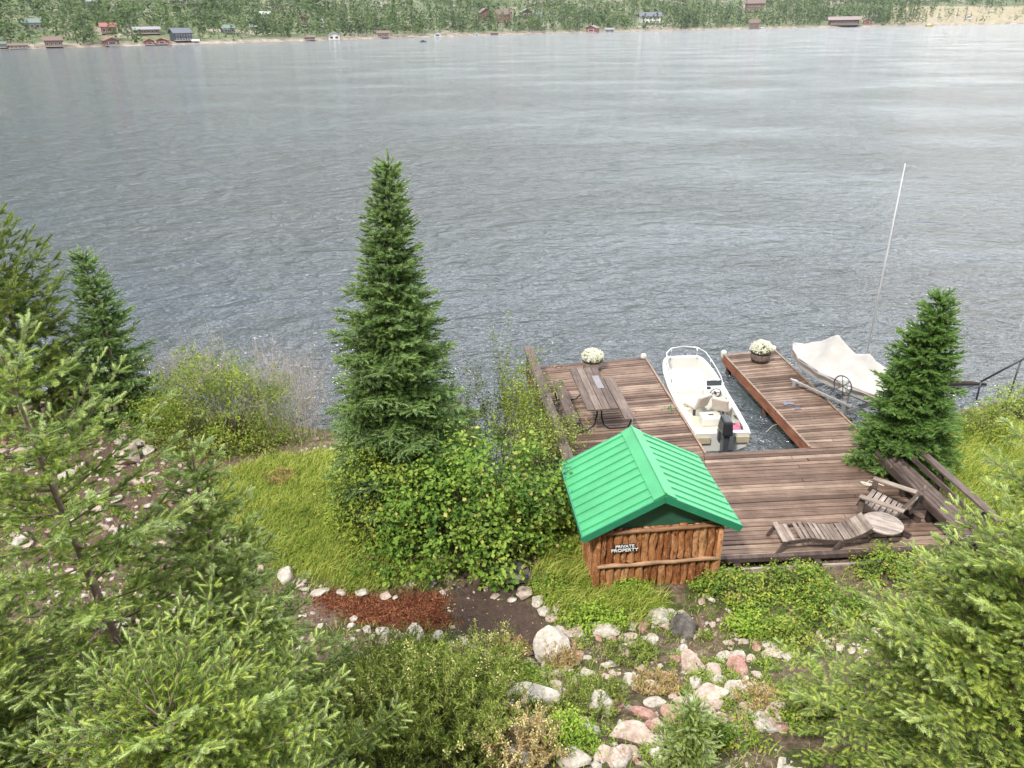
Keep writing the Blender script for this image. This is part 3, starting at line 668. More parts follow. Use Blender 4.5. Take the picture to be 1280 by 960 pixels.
# ---------------------------------------------------------------- shed
GREEN = mat_flat('green_metal_roof', (.06, .34, .14), .42, 0, .14, 1.3, .03); GABLE_SHADE = mat_flat('shaded_gable_green', (.02, .09, .055), .6)  # gable green is darkened: the roof's shade is put into its colour
def mat_slab():
    m, n, b = newmat('peeled_log_slabs')
    base = ramp(n, attr(n, 'rnd'), [(0, (.20, .065, .02)), (.5, (.36, .15, .055)), (1, (.50, .27, .13))]).outputs[0]
    t = noise(n, 1, 6, .7, mapscale=(16, 16, 2.5)); t2 = noise(n, 13, 6, .8, mapscale=(1.5, 1.5, .6))
    g = ramp(n, t.outputs['Fac'], [(.3, (.35, .3, .28)), (.52, (1, 1, 1)), (.75, (1.3, 1.25, 1.2))]).outputs[0]
    c = mixc(n, .9, base, g, 'MULTIPLY')
    f = ramp(n, t2.outputs['Fac'], [(.55, (0, 0, 0)), (.62, (1, 1, 1))]).outputs[0]; c = mixc(n, f, c, (.50, .30, .18))
    f2 = ramp(n, t2.outputs['Fac'], [(.38, (1, 1, 1)), (.46, (0, 0, 0))]).outputs[0]; c = mixc(n, f2, c, (.07, .03, .018))
    L(n, c, b.inputs['Base Color']); b.inputs['Roughness'].default_value = .7; b.inputs['Specular IOR Level'].default_value = .25
    bump(n, b, t.outputs['Fac'], .6, .012); return m
SLAB = mat_slab(); SLAB_H = mat_wood('slab_rail', (.25, .12, .06), (.36, .20, .11), (.45, .28, .17), along=(2, 20, 20))
shed = empty('log_shed', (2.53, 10.62, .35), R_(5.5), 'small log slab shed with a bright green metal roof beside the dock', 'shed')
WX0, WX1, WY0, WY1 = -1.08, 1.10, .16, 2.2; EZ = 1.40; PZ = 2.12; HW = 1.38; RD = 2.34    # eave, ridge heights above z=.35
def slope_z(x): return EZ+(PZ-EZ)*(1-abs(x)/HW)
def slab(mb, x, w_, z0, z1, y, side=1, ax='x', r=None):
    n = 7; k = 9; V = []; F = []; ph = rg.random()*9; depth = w_*.42
    for i in range(k):
        z = z0+(z1-z0)*i/(k-1); ww = w_*(1+.10*math.sin(ph+i*1.3)+.05*rg.normal()); sh = .012*math.sin(ph*2+i*.9)
        for j in range(n):
            a = math.pi*j/(n-1); u = x+sh-math.cos(a)*ww/2; dpt = y-side*math.sin(a)*depth*(1+.08*rg.normal())
            V.append((u, dpt, z) if ax == 'x' else (dpt, u, z))
    for i in range(k-1):
        for j in range(n-1): F.append((i*n+j, i*n+j+1, (i+1)*n+j+1, (i+1)*n+j))
    F.append(tuple(range((k-1)*n, k*n))); mb.add(V, F, r)
fw = MB(); x = WX0+.05
while x < WX1-.04:
    w_ = rg.uniform(.105, .15); top = EZ-.10+.05*rg.random(); slab(fw, x+w_/2, w_, .66, min(top+.05, slope_z(x)-.08), WY0+.02, 1, 'x'); x += w_*.97
x = WX0+.05
while x < WX1-.04:
    w_ = rg.uniform(.11, .16); slab(fw, x+w_/2, w_, -.35, .60, WY0+.03, 1, 'x'); x += w_*.97
fwo = fw.build('front_wall', SLAB, shed, smooth=True)
core = MB().box(((WX0+WX1)/2, (WY0+WY1)/2+.03, .5), (WX1-WX0-.06, WY1-WY0-.06, 1.7), r=.1).build('wall_core', SLAB, shed)
for sx, sgn in ((WX0, 1), (WX1, -1)):
    s_ = MB(); y = WY0
    while y < WY1-.05:
        w_ = rg.uniform(.12, .17); slab(s_, y+w_/2, w_, -.4, 1.33, sx, sgn, 'y'); y += w_*.97
    s_.build('side_wall', SLAB, shed, smooth=True)
tr = MB(); tr.tube([(WX0+(WX1-WX0)*i/8, WY0-.05, .63+.012*math.sin(i*2.1)) for i in range(9)], [.035, .04, .032, .042, .036, .04, .034, .04, .036], 8)
tr.tube([(WX0-.02+(WX1-WX0)*i/8, WY0-.045, 1.33+.015*i/8+.01*math.sin(i*3)) for i in range(9)], .038, 8)
tr.build('wall_rail', SLAB_H, shed, smooth=True)
for x in (WX0, WX1): MB().tube([(x, WY0-.01, -.4), (x, WY0-.01, .5), (x, WY0-.01, 1.36)], [.06, .055, .05], 10).build('corner_post', SLAB, shed, smooth=True)
gb = MB().prism([(-1.02, WY0+.03, 1.36), (1.04, WY0+.03, 1.36), (0, WY0+.03, PZ-.12)], [(-1.02, WY0+.09, 1.36), (1.04, WY0+.09, 1.36), (0, WY0+.09, PZ-.12)]).build('gable', GABLE_SHADE, shed)
rf = MB()
for s in (-1, 1):
    q = [(0, 0, PZ), (s*HW, 0, EZ), (s*HW, RD, EZ), (0, RD, PZ)]
    rf.prism([(p[0], p[1], p[2]-.05) for p in q], q, .5)
roof = rf.build('roof', GREEN, shed)
sm = MB(); nn = 10
for s in (-1, 1):
    for k in range(nn):
        y = RD*(k+.55)/nn
        a = Vector((s*.17, y, PZ-(PZ-EZ)*.17/HW+.010)); b = Vector((s*(HW-.004), y, EZ+.012))
        sm.bar(a, b, .022, .03, .5)
sm.build('standing_seam', GREEN, roof, bevel=.003)
rc = MB()
for s in (-1, 1):
    dz = (PZ-EZ)/HW; rc.prism([(0, -.012, PZ+.006), (s*.20, -.012, PZ+.006-dz*.20), (s*.20, RD+.012, PZ+.006-dz*.20), (0, RD+.012, PZ+.006)], [(0, -.012, PZ+.035), (s*.20, -.012, PZ+.022-dz*.20), (s*.20, RD+.012, PZ+.022-dz*.20), (0, RD+.012, PZ+.035)], .5)
rc.tube([(0, -.015, PZ+.035), (0, RD+.02, PZ+.035)], .022, 8, .5)
rc.build('ridge_cap', GREEN, roof)
fa = MB()
for y in (-.014, RD+.014):
    for s in (-1, 1): fa.bar((0, y, PZ-.075), (s*(HW+.01), y, EZ-.075), .026, .13, .4)
for s in (-1, 1): fa.bar((s*(HW+.012), 0, EZ-.055), (s*(HW+.012), RD, EZ-.055), .022, .10, .4)
fa.build('fascia', mat_flat('green_fascia', (.02, .20, .10), .45), roof, bevel=.003)
MB().tube([(0, RD-.04, PZ+.02), (0, RD-.04, PZ+.22)], .006, 6).build('spike', MT_ALU, roof)
# sign
SIGNB = mat_flat('sign_black', (.015, .015, .015), .5); SIGNW = mat_flat('sign_white', (.75, .74, .72), .5)
def text_mesh(name, s, size, loc, parent, mat, rot, sx=1.15, ext=.004):
    c = bpy.data.curves.new(name, 'FONT'); c.body = s; c.size = size; c.extrude = ext; c.align_x = 'CENTER'; c.align_y = 'CENTER'; c.offset = .0016
    t = bpy.data.objects.new(name+'_tmp', c); sc.collection.objects.link(t); bpy.context.view_layer.update()
    me = bpy.data.meshes.new_from_object(t.evaluated_get(bpy.context.evaluated_depsgraph_get())); bpy.data.objects.remove(t); bpy.data.curves.remove(c)
    me.materials.clear(); me.materials.append(mat); o = bpy.data.objects.new(name, me); link(o, parent); o.location = loc; o.rotation_euler = rot; o.scale = (sx, 1, 1); return o
sx_, sy_ = WX0+.46, WY0-.075
sg = MB().box((sx_, sy_+.012, 1.055), (.37, .018, .075)).box((sx_, sy_+.010, .975), (.46, .018, .085)).build('sign', SIGNB, shed, bevel=.008)
text_mesh('lettering', 'PRIVATE', .078, (sx_, sy_-.003, 1.055), sg, SIGNW, (math.pi/2, 0, 0))
text_mesh('lettering', 'PROPERTY', .088, (sx_, sy_-.005, .975), sg, SIGNW, (math.pi/2, 0, 0))

# ---------------------------------------------------------------- furniture on the dock
WD_TABLE = mat_wood('worn_brown_table', (.075, .052, .042), (.145, .108, .088), (.25, .195, .16), along=(24, 1.5, 24))
def picnic_table():
    e = empty('picnic_table', (2.02, 17.2, DZ), R_(6), 'weathered picnic table with a curved black tube frame on the left pier', 'table')
    t = MB()
    for k in range(4): t.box((-.285+.19*k, 0, .74), (.178, 2.42, .04), r=[.35, .75, .45, .25][k])
    t.build('tabletop', WD_TABLE, e, bevel=.006)
    MB().box((.20, .28, .764), (.17, .75, .006)).build('worn_patch', mat_flat('grey_worn_paint', (.19, .18, .185), .7), e)
    for s in (-1, 1):
        b = MB()
        b.box((s*.68, 0, .43), (.26, 2.42, .04), r=.3 if s < 0 else .6); b.build('bench_seat', WD_TABLE, e, bevel=.006)
    for y in (-.85, .85):
        f = MB()
        for s in (-1, 1):
            f.tube([(s*.05, y, .70), (s*.06, y, .38), (s*.12, y, .14), (s*.26, y, .03), (s*.6, y, .02), (s*.76, y, .06), (s*.80, y, .2), (s*.78, y, .41)], .022, 8)
            f.tube([(s*.05, y, .70), (s*.3, y, .705)], .02, 8)
        f.build('leg', MT_BLACK, e, smooth=True)
picnic_table()
LEAF_G = mat_leaf('planter_leaves', (.05, .10, .02), (.10, .18, .04), (.2, .3, .08), clump=4); PETAL = mat_leaf('white_petals', (.70, .70, .50), (.84, .84, .68), (.9, .9, .82), trans=.45, clump=4)
def leaf_batch(C, N_, size, rs, width=.6, jitter=.5):
    """leaves at C with average normals N_"""
    n = len(C); Z = unit(N_+rs.normal(size=(n, 3))*jitter); X, Y, Z = frames(Z, rs)
    s = size*(.6+.8*rs.random(n)); return inst(LEAF, LEAF_F, C, X, Y, Z, s*width, s, s)
def planter(x, y, label, mat, dark):
    e = empty('barrel_planter', (x, y, DZ+.003), 0, label, 'planter'); rs = np.random.default_rng(int(x*100))
    MB().lathe([(.235, 0), (.27, .12), (.285, .22), (.275, .36), (.25, .365), (.25, .30)], n=22).build('barrel', mat, e, smooth=True)
    for z in (.07, .30): MB().lathe([(.268+.03*(z > .2)-.004, z-.018), (.272+.03*(z > .2)-.004, z+.018)], n=22).build('hoop', MT_BLACK, e)
    d = unit(rs.normal(size=(700, 3))); d[:, 2] = np.abs(d[:, 2]); C = d*np.array([.30, .30, .22])*(.6+.4*rs.random((700, 1)))+np.array([0, 0, .34])
    V, F = leaf_batch(C, d, .055, rs); mesh_np('leaves', V, F, LEAF_G, e, {'rnd': np.repeat(rs.random(700), 5)})
    d = unit(rs.normal(size=(260, 3))); d[:, 2] = np.abs(d[:, 2])+.15; d = unit(d); C = d*np.array([.31, .31, .25])+np.array([0, 0, .36])
    C = np.repeat(C, 4, 0)+rs.normal(size=(1040, 3))*.012; dd = np.repeat(d, 4, 0)
    V, F = leaf_batch(C, dd, .05, rs, .9, .45); mesh_np('flowers', V, F, PETAL, e, {'rnd': np.repeat(rs.random(1040), 5)})
planter(2.32, 19.95, 'pale half barrel planter of white flowers beside the picnic table', WD_GREY, 0)
planter(7.27, 20.35, 'dark half barrel planter of white flowers at the end of the right finger', WD_RAIL, 1)

def adirondack():
    e = empty('deck_chair', (7.33, 12.5, DZ), R_(139-270), 'weathered slatted wooden armchair facing the lake beside the built in bench', 'chair')
    # local: facing +... the front is toward -y before rotation
    s = MB()
    for k in range(6): s.box((0, -.30+.105*k, .40-.022*k), (.62, .085, .028), rx=-.2, r=rg.uniform(.4, 1))
    s.build('seat', WD_GREYX, e, bevel=.005)
    b = MB()
    for k in range(5):
        x = -.24+.12*k; h = .78-.05*abs(k-2); b.bar((x*.92, .28, .26), (x*1.12, .28+.42*h, .26+h*.92), .104, .026, rg.uniform(.25, .7), upv=(0, 1, .4))
    bk = b.build('backrest', WD_GREY, e, bevel=.005); MB().bar((-.36, .52, .56), (.36, .52, .56), .05, .03, .3, upv=(0, 1, .4)).build('crossbar', WD_DARK, bk)
    for sx in (-1, 1):
        MB().box((sx*.42, .02, .60), (.135, .82, .03), r=.9).build('armrest', WD_GREY, e, bevel=.006)
        MB().box((sx*.38, -.33, .30), (.05, .1, .60)).build('leg', WD_GREY, e, bevel=.004)
        MB().bar((sx*.335, -.42, .40), (sx*.335, .62, .05), .035, .13, .1).build('side_rail', WD_RAIL, e)
adirondack()
def chaise():

    e = empty('deck_lounger', (5.80, 11.76, DZ), R_(1), 'low slatted wooden lounger with footrest along the near dock edge', 'lounger')
    def prof(t):   # t 0 foot .. 1 head
        xs = [-.95, -.72, -.36, 0, .3, .55, .82, 1.0]; zs = [.27, .31, .36, .30, .27, .31, .45, .60]
        return np.interp(t, np.linspace(0, 1, 8), xs), np.interp(t, np.linspace(0, 1, 8), zs)
    for a, b_, nm, n in ((.0, .17, 'footrest', 3), (.2, .62, 'seat', 9), (.64, 1.0, 'backrest', 8)):
        s = MB()
        for k in range(n):
            t = a+(b_-a)*(k+.5)/n; x, z = prof(t); x2, z2 = prof(min(t+.02, 1)); s.box((x, 0, z+.05), (.085, .60, .024), ry=-math.atan2(z2-z, x2-x+1e-6), r=rg.uniform(.3, 1))
        s.build(nm, WD_GREY, e, bevel=.004)
    MB().box((-.93, 0, .375), (.12, .74, .03), r=.9).build('front_board', WD_GREY, e, bevel=.004)
    e.scale = (.84, .84, .78)
    for sy in (-1, 1):
        f = MB(); P = [prof(t) for t in np.linspace(0, 1, 12)]
        for p, q in zip(P[:-1], P[1:]): f.bar((p[0], sy*.29, p[1]-.01), (q[0], sy*.29, q[1]-.01), .035, .10, .15)
        f.build('side_rail', WD_RAIL, e)
        for x in (-.9, .35): MB().bar((x, sy*.32, .33), (x-.16, sy*.33, .0), .045, .08, .3).build('leg', WD_RAIL, e)
chaise()
def round_table():
    e = empty('round_table', (6.98, 11.82, DZ), R_(-32), 'low round slatted wooden table between the armchair and lounger', 'table')
    t = MB(); Rr = .36; n = 7
    for k in range(n):
        y0 = -Rr+2*Rr*k/n+.004; y1 = -Rr+2*Rr*(k+1)/n-.004; top = []
        ys = np.linspace(y0, y1, 5); xr = np.sqrt(np.maximum(Rr*Rr-ys*ys, .0004))
        Q = [(xr[i], ys[i]) for i in range(5)]+[(-xr[i], ys[i]) for i in range(4, -1, -1)]
        t.prism([(a, b_, .385) for a, b_ in Q], [(a, b_, .41) for a, b_ in Q], rg.uniform(.5, 1))
    t.build('tabletop', WD_GREYX, e)
    for a in range(4):
        x, y = .2*math.cos(a*math.pi/2+.78), .2*math.sin(a*math.pi/2+.78); MB().box((x, y, .19), (.045, .045, .385)).build('leg', WD_GREY, e)
round_table()
def small_things():
    rp = mat_flat('pale_rope', (.6, .55, .45), .8)
    pts = [(.14*math.sin(k*1.1)+.02*k-.1, .10*math.cos(k*1.7), .012+.008*(k % 3)) for k in range(14)]
    o = MB().tube(pts, .012, 6).build('rope', rp, smooth=True); o.location = (7.60, 13.75, DZ+.004); tag(o, 'small pale rope coil lying on the boards in front of the bench', 'rope')
    bl = mat_flat('faded_blue_cloth', (.13, .15, .20), .8); rs = np.random.default_rng(3)
    for k, (x, y, s) in enumerate(((7.18, 17.6, .12), (7.32, 17.3, .07))):
        fn = lambda u, v, s=s, k=k: ((u-.5)*s*2*(1+.3*math.sin(v*5+k)), (v-.5)*s*1.4*(1+.3*math.cos(u*6)), .006+.012*abs(math.sin(u*9+v*7)))
        o = MB().grid(fn, 8, 8).build('cloth', bl, smooth=True, solid=.004); o.location = (x, y, DZ+.006); tag(o, ['faded blue rag lying on the middle of the right finger', 'scrap of blue cloth just nearer than the larger blue rag'][k], 'rag')
    for k, (x, y, col, lb) in enumerate(((4.12, 17.35, (.08, .2, .06), 'sprig of green leaves on the pier edge beside the white boat'), (1.36, 20.1, (.35, .25, .12), 'dry leaves and twigs at the far end of the left pier'))):
        C = np.stack([rs.normal(size=26)*.11, rs.normal(size=26)*.08, .02+.03*rs.random(26)], -1); V, F = leaf_batch(C, np.tile([0, 0, 1.], (26, 1)), .07, rs)
        o = mesh_np('fallen_leaves', V, F, mat_flat('fallen_leaf_'+str(k), col, .7), None, {'rnd': np.repeat(rs.random(26), 5)}); o.location = (x, y, DZ+.006); tag(o, lb, 'leaves')
small_things()

# ---------------------------------------------------------------- open white boat in the slip
GEL = mat_flat('white_gelcoat', (.58, .57, .53), .3, 0, .03, 2, .02); GELI = mat_flat('cream_interior', (.62, .57, .42), .5, 0, .08, 4, .03); VINYL = mat_flat('beige_vinyl', (.50, .44, .38), .5)
STEEL = mat_flat('polished_steel', (.65, .66, .68), .2, .9); PINK = mat_flat('pink_towel', (.62, .12, .22), .8); OUTB = mat_flat('black_outboard_cowl', (.018, .02, .024), .28)
DARKW = mat_flat('dark_vinyl', (.03, .03, .03), .5); OUTG = mat_flat('dark_grey_metal', (.10, .11, .12), .35, .5)
def empty_child(name, loc, rz, parent):
    o = bpy.data.objects.new(name, None); link(o, parent); o.location = loc; o.rotation_euler = (0, 0, rz); o.empty_display_size = .1; return o
def white_boat():
    e = empty('motor_boat', (5.13, 16.2, 0), R_(2.0), 'open white motor boat with black outboard moored in the dock slip', 'boat')
    LN = 4.15; BW = .74
    def outline(s, inset=0.):   # s 0 stern .. 1 bow; half width; blunt whaler bow
        w_ = np.interp(s, [0, .04, .3, .6, .8, .92, .98, 1], [.66, .70, .74, .75, .71, .63, .54, .44])
        return max(w_-inset, .02)
    def sheer(s): return .46+.05*s+.22*s**3
    S = list(np.linspace(0, .9, 14))+[.94, .97, .99, 1.0]
    def ring(s, inset, z): w_ = outline(s, inset); return (-w_, s*LN, z), (w_, s*LN, z)
    h = MB(); V = []; cols = 9
    for s in S:     # outer hull section: gunwale, side, chine, keel
        w_ = outline(s); zs = sheer(s); kee = -.10+.42*max(0, (s-.72)/.28)**2; ch = .05+.36*max(0, (s-.7)/.3)**2
        y = s*LN; tip = 1-.12*max(0, (s-.9)/.1)
        V += [(-w_, y, zs), (-w_*.985, y, zs-.10), (-w_*.93*tip, y-.02*s, ch+.05), (-w_*.45, y, kee+.05), (0, y, kee), (w_*.45, y, kee+.05), (w_*.93*tip, y-.02*s, ch+.05), (w_*.985, y, zs-.10), (w_, y, zs)]
    F = [(i*cols+j, i*cols+j+1, (i+1)*cols+j+1, (i+1)*cols+j) for i in range(len(S)-1) for j in range(cols-1)]
    F += [tuple(range(cols)), tuple(reversed(range((len(S)-1)*cols, len(S)*cols)))]
    h.add(V, F, .5); h.build('hull', GEL, e, smooth=False)
    # gunwale cap all round
    g = MB(); out = [(-outline(s), s*LN, sheer(s)) for s in S]+[(outline(s), s*LN, sheer(s)) for s in reversed(S)]; inn = [(-outline(s, .11), min(max(s*LN, .12), LN-.13), sheer(s)) for s in S]+[(outline(s, .11), min(max(s*LN, .12), LN-.13), sheer(s)) for s in reversed(S)]
    n = len(out); Vg = out+[(p[0]*.995, p[1], p[2]+.035) for p in out]+[(p[0], p[1], p[2]+.035) for p in inn]+[(p[0]*.98, p[1], p[2]-.30) for p in inn]
    Fg = []
    for i in range(n):
        j = (i+1) % n
        for k in range(3): Fg.append((k*n+i, k*n+j, (k+1)*n+j, (k+1)*n+i))
    g.add(Vg, Fg, .5); g.build('gunwale', GEL, e, smooth=False)
    MB().tube([(p[0]*1.012, p[1], p[2]-.012) for p in out], .022, 8).build('rub_rail', mat_flat('rub_rail_cream', (.6, .58, .5), .5), e, smooth=True)
    fl = MB(); k0 = [s for s in S if s <= .66]; fl.prism([(-outline(s, .10), max(s*LN, .1), .13) for s in k0]+[(outline(s, .10), max(s*LN, .1), .13) for s in reversed(k0)], [(-outline(s, .10), max(s*LN, .1), .17) for s in k0]+[(outline(s, .10), max(s*LN, .1), .17) for s in reversed(k0)]); fl.build('cockpit_floor', GELI, e)
    k1 = [s for s in S if s >= .62]; dk = MB(); P = [(-outline(s, .105), min(s*LN, LN-.12)) for s in k1]+[(outline(s, .105), min(s*LN, LN-.12)) for s in reversed(k1)]
    dk.prism([(a, b_, .17) for a, b_ in P], [(a, b_, .40+.10*max(0, b_/LN-.62)) for a, b_ in P]); dk.build('bow_deck', GEL, e)
    MB().box((.0, 2.45, .29), (1.18, .40, .05)).build('thwart_seat', mat_flat('warm_cream_seat', (.62, .52, .40), .5), e, bevel=.015)
    MB().box((-.05, 2.2, .24), (.9, .28, .12)).build('step', GELI, e, bevel=.01)
    # side console
    c = MB().prism([(.02, 1.72, .17), (.62, 1.72, .17), (.62, 2.22, .17), (.02, 2.22, .17)], [(.04, 1.86, .72), (.62, 1.86, .72), (.62, 2.12, .80), (.06, 2.12, .80)]).build('console', GEL, e, bevel=.03)
    MB().tube([(.3+.14*math.cos(a), 1.78-.03*math.sin(a), .70+.14*math.sin(a)) for a in np.linspace(0, 6.28, 17)], .014, 6, cap=False).tube([(.3, 1.86, .70), (.3, 1.78, .70)], .03, 8).build('steering_wheel', DARKW, c, smooth=True)
    MB().box((.34, 2.10, .84), (.40, .03, .14), rx=-.4).build('windscreen', M_PANE, c)
    MB().box((.16, 1.95, .78), (.1, .06, .05)).build('instruments', DARKW, c, bevel=.008)
    def seat(x, y, rz, nm, back=True):
        s = empty_child('pedestal_seat', (x, y, .17), rz, e)
        MB().tube([(0, 0, 0), (0, 0, .28)], .04, 10).build('pedestal', OUTG, s, smooth=True)
        MB().box((0, 0, .33), (.44, .42, .11)).build('cushion', VINYL, s, bevel=.045)
        MB().box((0, -.27, .52), (.44, .09, .42), rx=.35).build('backrest', VINYL, s, bevel=.04)
        MB().box((0, -.225, .36), (.40, .02, .05)).build('trim', DARKW, s)
    seat(-.28, 1.58, R_(30), 'a'); seat(.40, 1.36, R_(-35), 'b')
    MB().box((.02, 1.12, .29), (.52, .40, .24)).build('cooler_seat', GEL, e, bevel=.03)
    MB().box((.02, 1.12, .415), (.12, .04, .02)).build('latch', DARKW, e)
    MB().box((.38, .52, .24), (.42, .62, .14)).build('battery_box', DARKW, e, bevel=.02)
    rs = np.random.default_rng(4); fn = lambda u, v: (.26+.34*u+.03*math.sin(v*9), .30+.40*v+.03*math.sin(u*8), .335+.035*abs(math.sin(u*7+v*5))+.03*math.sin(v*11)*math.cos(u*9))
    MB().grid(fn, 12, 12).build('towel', PINK, e, smooth=True, solid=.01)
    MB().tube([(.66*math.cos(a)*.0+.60-.03*math.cos(a*2), .25+.9*a/3.14, .42+.02*math.sin(a)) for a in np.linspace(0, 2.6, 9)], .022, 7).build('fuel_hose', DARKW, e, smooth=True)
    r = MB(); rp = [(-.64, 2.7), (-.64, 3.1), (-.62, 3.5), (-.56, 3.82), (-.38, 4.03), (0, 4.1), (.38, 4.03), (.56, 3.82), (.62, 3.45), (.66, 3.0), (.68, 2.6), (.68, 2.2)]
    z0 = [sheer(p[1]/LN)+.03 for p in rp]; zz = [0.02, .20, .26, .3, .32, .33, .32, .3, .28, .25, .20, .02]
    r.tube([(p[0], p[1], z+d) for p, z, d in zip(rp, z0, zz)], .016, 8)
    for i in (2, 4, 6, 8, 10): r.tube([(rp[i][0], rp[i][1], z0[i]+zz[i]), (rp[i][0]*1.02, rp[i][1]-.03, z0[i]-.02)], .013, 7)
    r.build('bow_rail', STEEL, e, smooth=True)
    # outboard
    ob = empty_child('outboard_motor', (-.02, -.14, 0), 0, e)
    MB().prism([(-.13, -.30, .62), (.13, -.30, .62), (.15, .16, .66), (-.15, .16, .66)], [(-.11, -.24, .98), (.11, -.24, .98), (.12, .10, 1.04), (-.12, .10, 1.04)]).build('cowl', OUTB, ob, bevel=.05)
    MB().prism([(-.04, -.22, -.45), (.04, -.22, -.45), (.035, .03, -.45), (-.035, .03, -.45)], [(-.08, -.22, .62), (.08, -.22, .62), (.08, .06, .62), (-.08, .06, .62)]).box((0, .13, .48), (.24, .14, .30)).build('midsection', OUTG, ob, bevel=.02)
    MB().box((0, -.15, .02), (.20, .32, .03)).tube([(0, -.42, -.02), (0, -.3, -.02), (0, .1, -.02)], [.05, .07, .06], 10).build('anti_ventilation_plate', OUTB, ob)
    MB().tube([(.02, .18, .80), (.04, .45, .84), (.05, .60, .85)], [.02, .022, .026], 8).build('tiller', DARKW, ob, smooth=True)
    for x in (-.48, .48): MB().box((x, -.03, .32), (.34, .05, .16)).build('transom_pad', mat_flat('worn_cream_wood'+str(x), (.42, .36, .24), .7), e)
def empty_child(name, loc, rz, parent):
    o = bpy.data.objects.new(name, None); link(o, parent); o.location = loc; o.rotation_euler = (0, 0, rz); o.empty_display_size = .1; return o
white_boat()

# ---------------------------------------------------------------- covered boat on its lift
TARP = mat_noise('white_canvas', [(.3, (.36, .345, .32)), (.7, (.45, .43, .40))], 3, .8, .15, .01, 14)
def covered_boat():
    ang = math.atan2(-(17.05-20.05), -(9.75-8.35)); 
    e = empty('covered_boat', (9.0, 18.55, .55), math.atan2(3.2, -1.75), 'small boat under a white canvas cover raised beside the right finger', 'boat')
    LN = 3.7; hw = lambda s: .86*np.interp(s, [0, .25, .55, .8, .93, 1], [.80, .95, .98, .72, .36, .03])
    hull = MB(); V = []; S = np.linspace(0, 1, 15)
    for s in S:
        w_ = hw(s); x = (s-.5)*LN; k = .22*max(0, (s-.6)/.4)**2
        V += [(x, -w_, .52+.06*s), (x, -w_*.9, .26+k), (x, -w_*.55, .08+k), (x, 0, k), (x, w_*.55, .08+k), (x, w_*.9, .26+k), (x, w_, .52+.06*s)]
    F = [(i*7+j, i*7+j+1, (i+1)*7+j+1, (i+1)*7+j) for i in range(14) for j in range(6)]+[tuple(range(7))]
    hull.add(V, F, .5); hull.build('hull', GEL, e)
    MB().tube([((s-.5)*LN, -hw(s)*1.01, .52+.06*s) for s in S], .022, 6).tube([((s-.5)*LN, hw(s)*1.01, .52+.06*s) for s in S], .022, 6).build('rub_rail', mat_flat('dark_red_trim', (.16, .08, .07), .5), e, smooth=True)
    def ridge(s): return np.interp(s, [0, .1, .2, .34, .47, .62, .76, .9, 1], [.05, .12, .32, .60, .44, .80, .42, .16, .05])
    def fn(u, v):
        s = u*1.01-.005; t = v*2-1; w_ = hw(min(max(s, 0), 1))*1.05+.012; r = ridge(s)
        pk = (1-abs(t))**1.25; wr = .02*math.sin(t*15+s*4)*(1-abs(t))*(1 if s < .45 else .3)+.008*math.sin(s*40+t*7)
        return ((s-.5)*LN, t*w_, .54+.06*s+r*max(pk, 0)+wr-.05*(abs(t) > .97))
    MB().grid(fn, 64, 34).build('canvas_cover', TARP, e, smooth=True, solid=.006)
    MB().tube([(-.42, -.1, .6), (-.42, -.1, 5.95)], [.022, .013], 8).build('mast', mat_flat('white_pole', (.5, .5, .5), .5), e, smooth=True)
    l = empty('boat_lift', (8.9, 18.3, 0), math.atan2(3.2, -1.75), 'grey metal boat lift with a hand wheel under the covered boat', 'boat lift')
    f = MB()
    for x in (-1.2, 1.2):
        for y in (-1.0, 1.0) : pass
    for x, y, h in ((-.72, .85, 1.15), (.85, .92, .75), (-.9, -1.0, .7), (1.0, -1.0, .7)): MB().box((x, y, h/2-.5), (.11, .09, h+1)).build('post', MT_ALU, l, bevel=.004)
    f.bar((-.95, .9, .72), (1.0, .93, .72), .05, .05); f.bar((-.9, -1.0, .6), (1.0, -1.0, .6), .05, .05)
    for x in (-.7, 0, .8): f.bar((x, -1.0, .42), (x, .92, .42), .08, .09)
    f.build('frame', MT_ALU, l)
    wz, wx, wy = 1.22, -.66, 1.0
    wl = MB().tube([(wx+.26*math.cos(a), wy, wz+.26*math.sin(a)) for a in np.linspace(0, 2*math.pi, 25)], .017, 7, cap=False)
    for k in range(3): a = k*math.pi/3+.3; wl.tube([(wx-.26*math.cos(a), wy, wz-.26*math.sin(a)), (wx+.26*math.cos(a), wy, wz+.26*math.sin(a))], .011, 6)
    wl.build('hand_wheel', OUTG, l, smooth=True)
    MB().box((wx, wy-.07, wz), (.16, .12, .34)).build('winch_box', GEL, l, bevel=.02)
    MB().bar((-1.0, .9, .3), (1.55, .9, .3), .1, .16).build('bunk', WD_DARK, l)
    MB().tube([(1.25, .45, .38), (1.3, .95, .38)], .07, 10).build('fender', DARKW, l, smooth=True)
covered_boat()
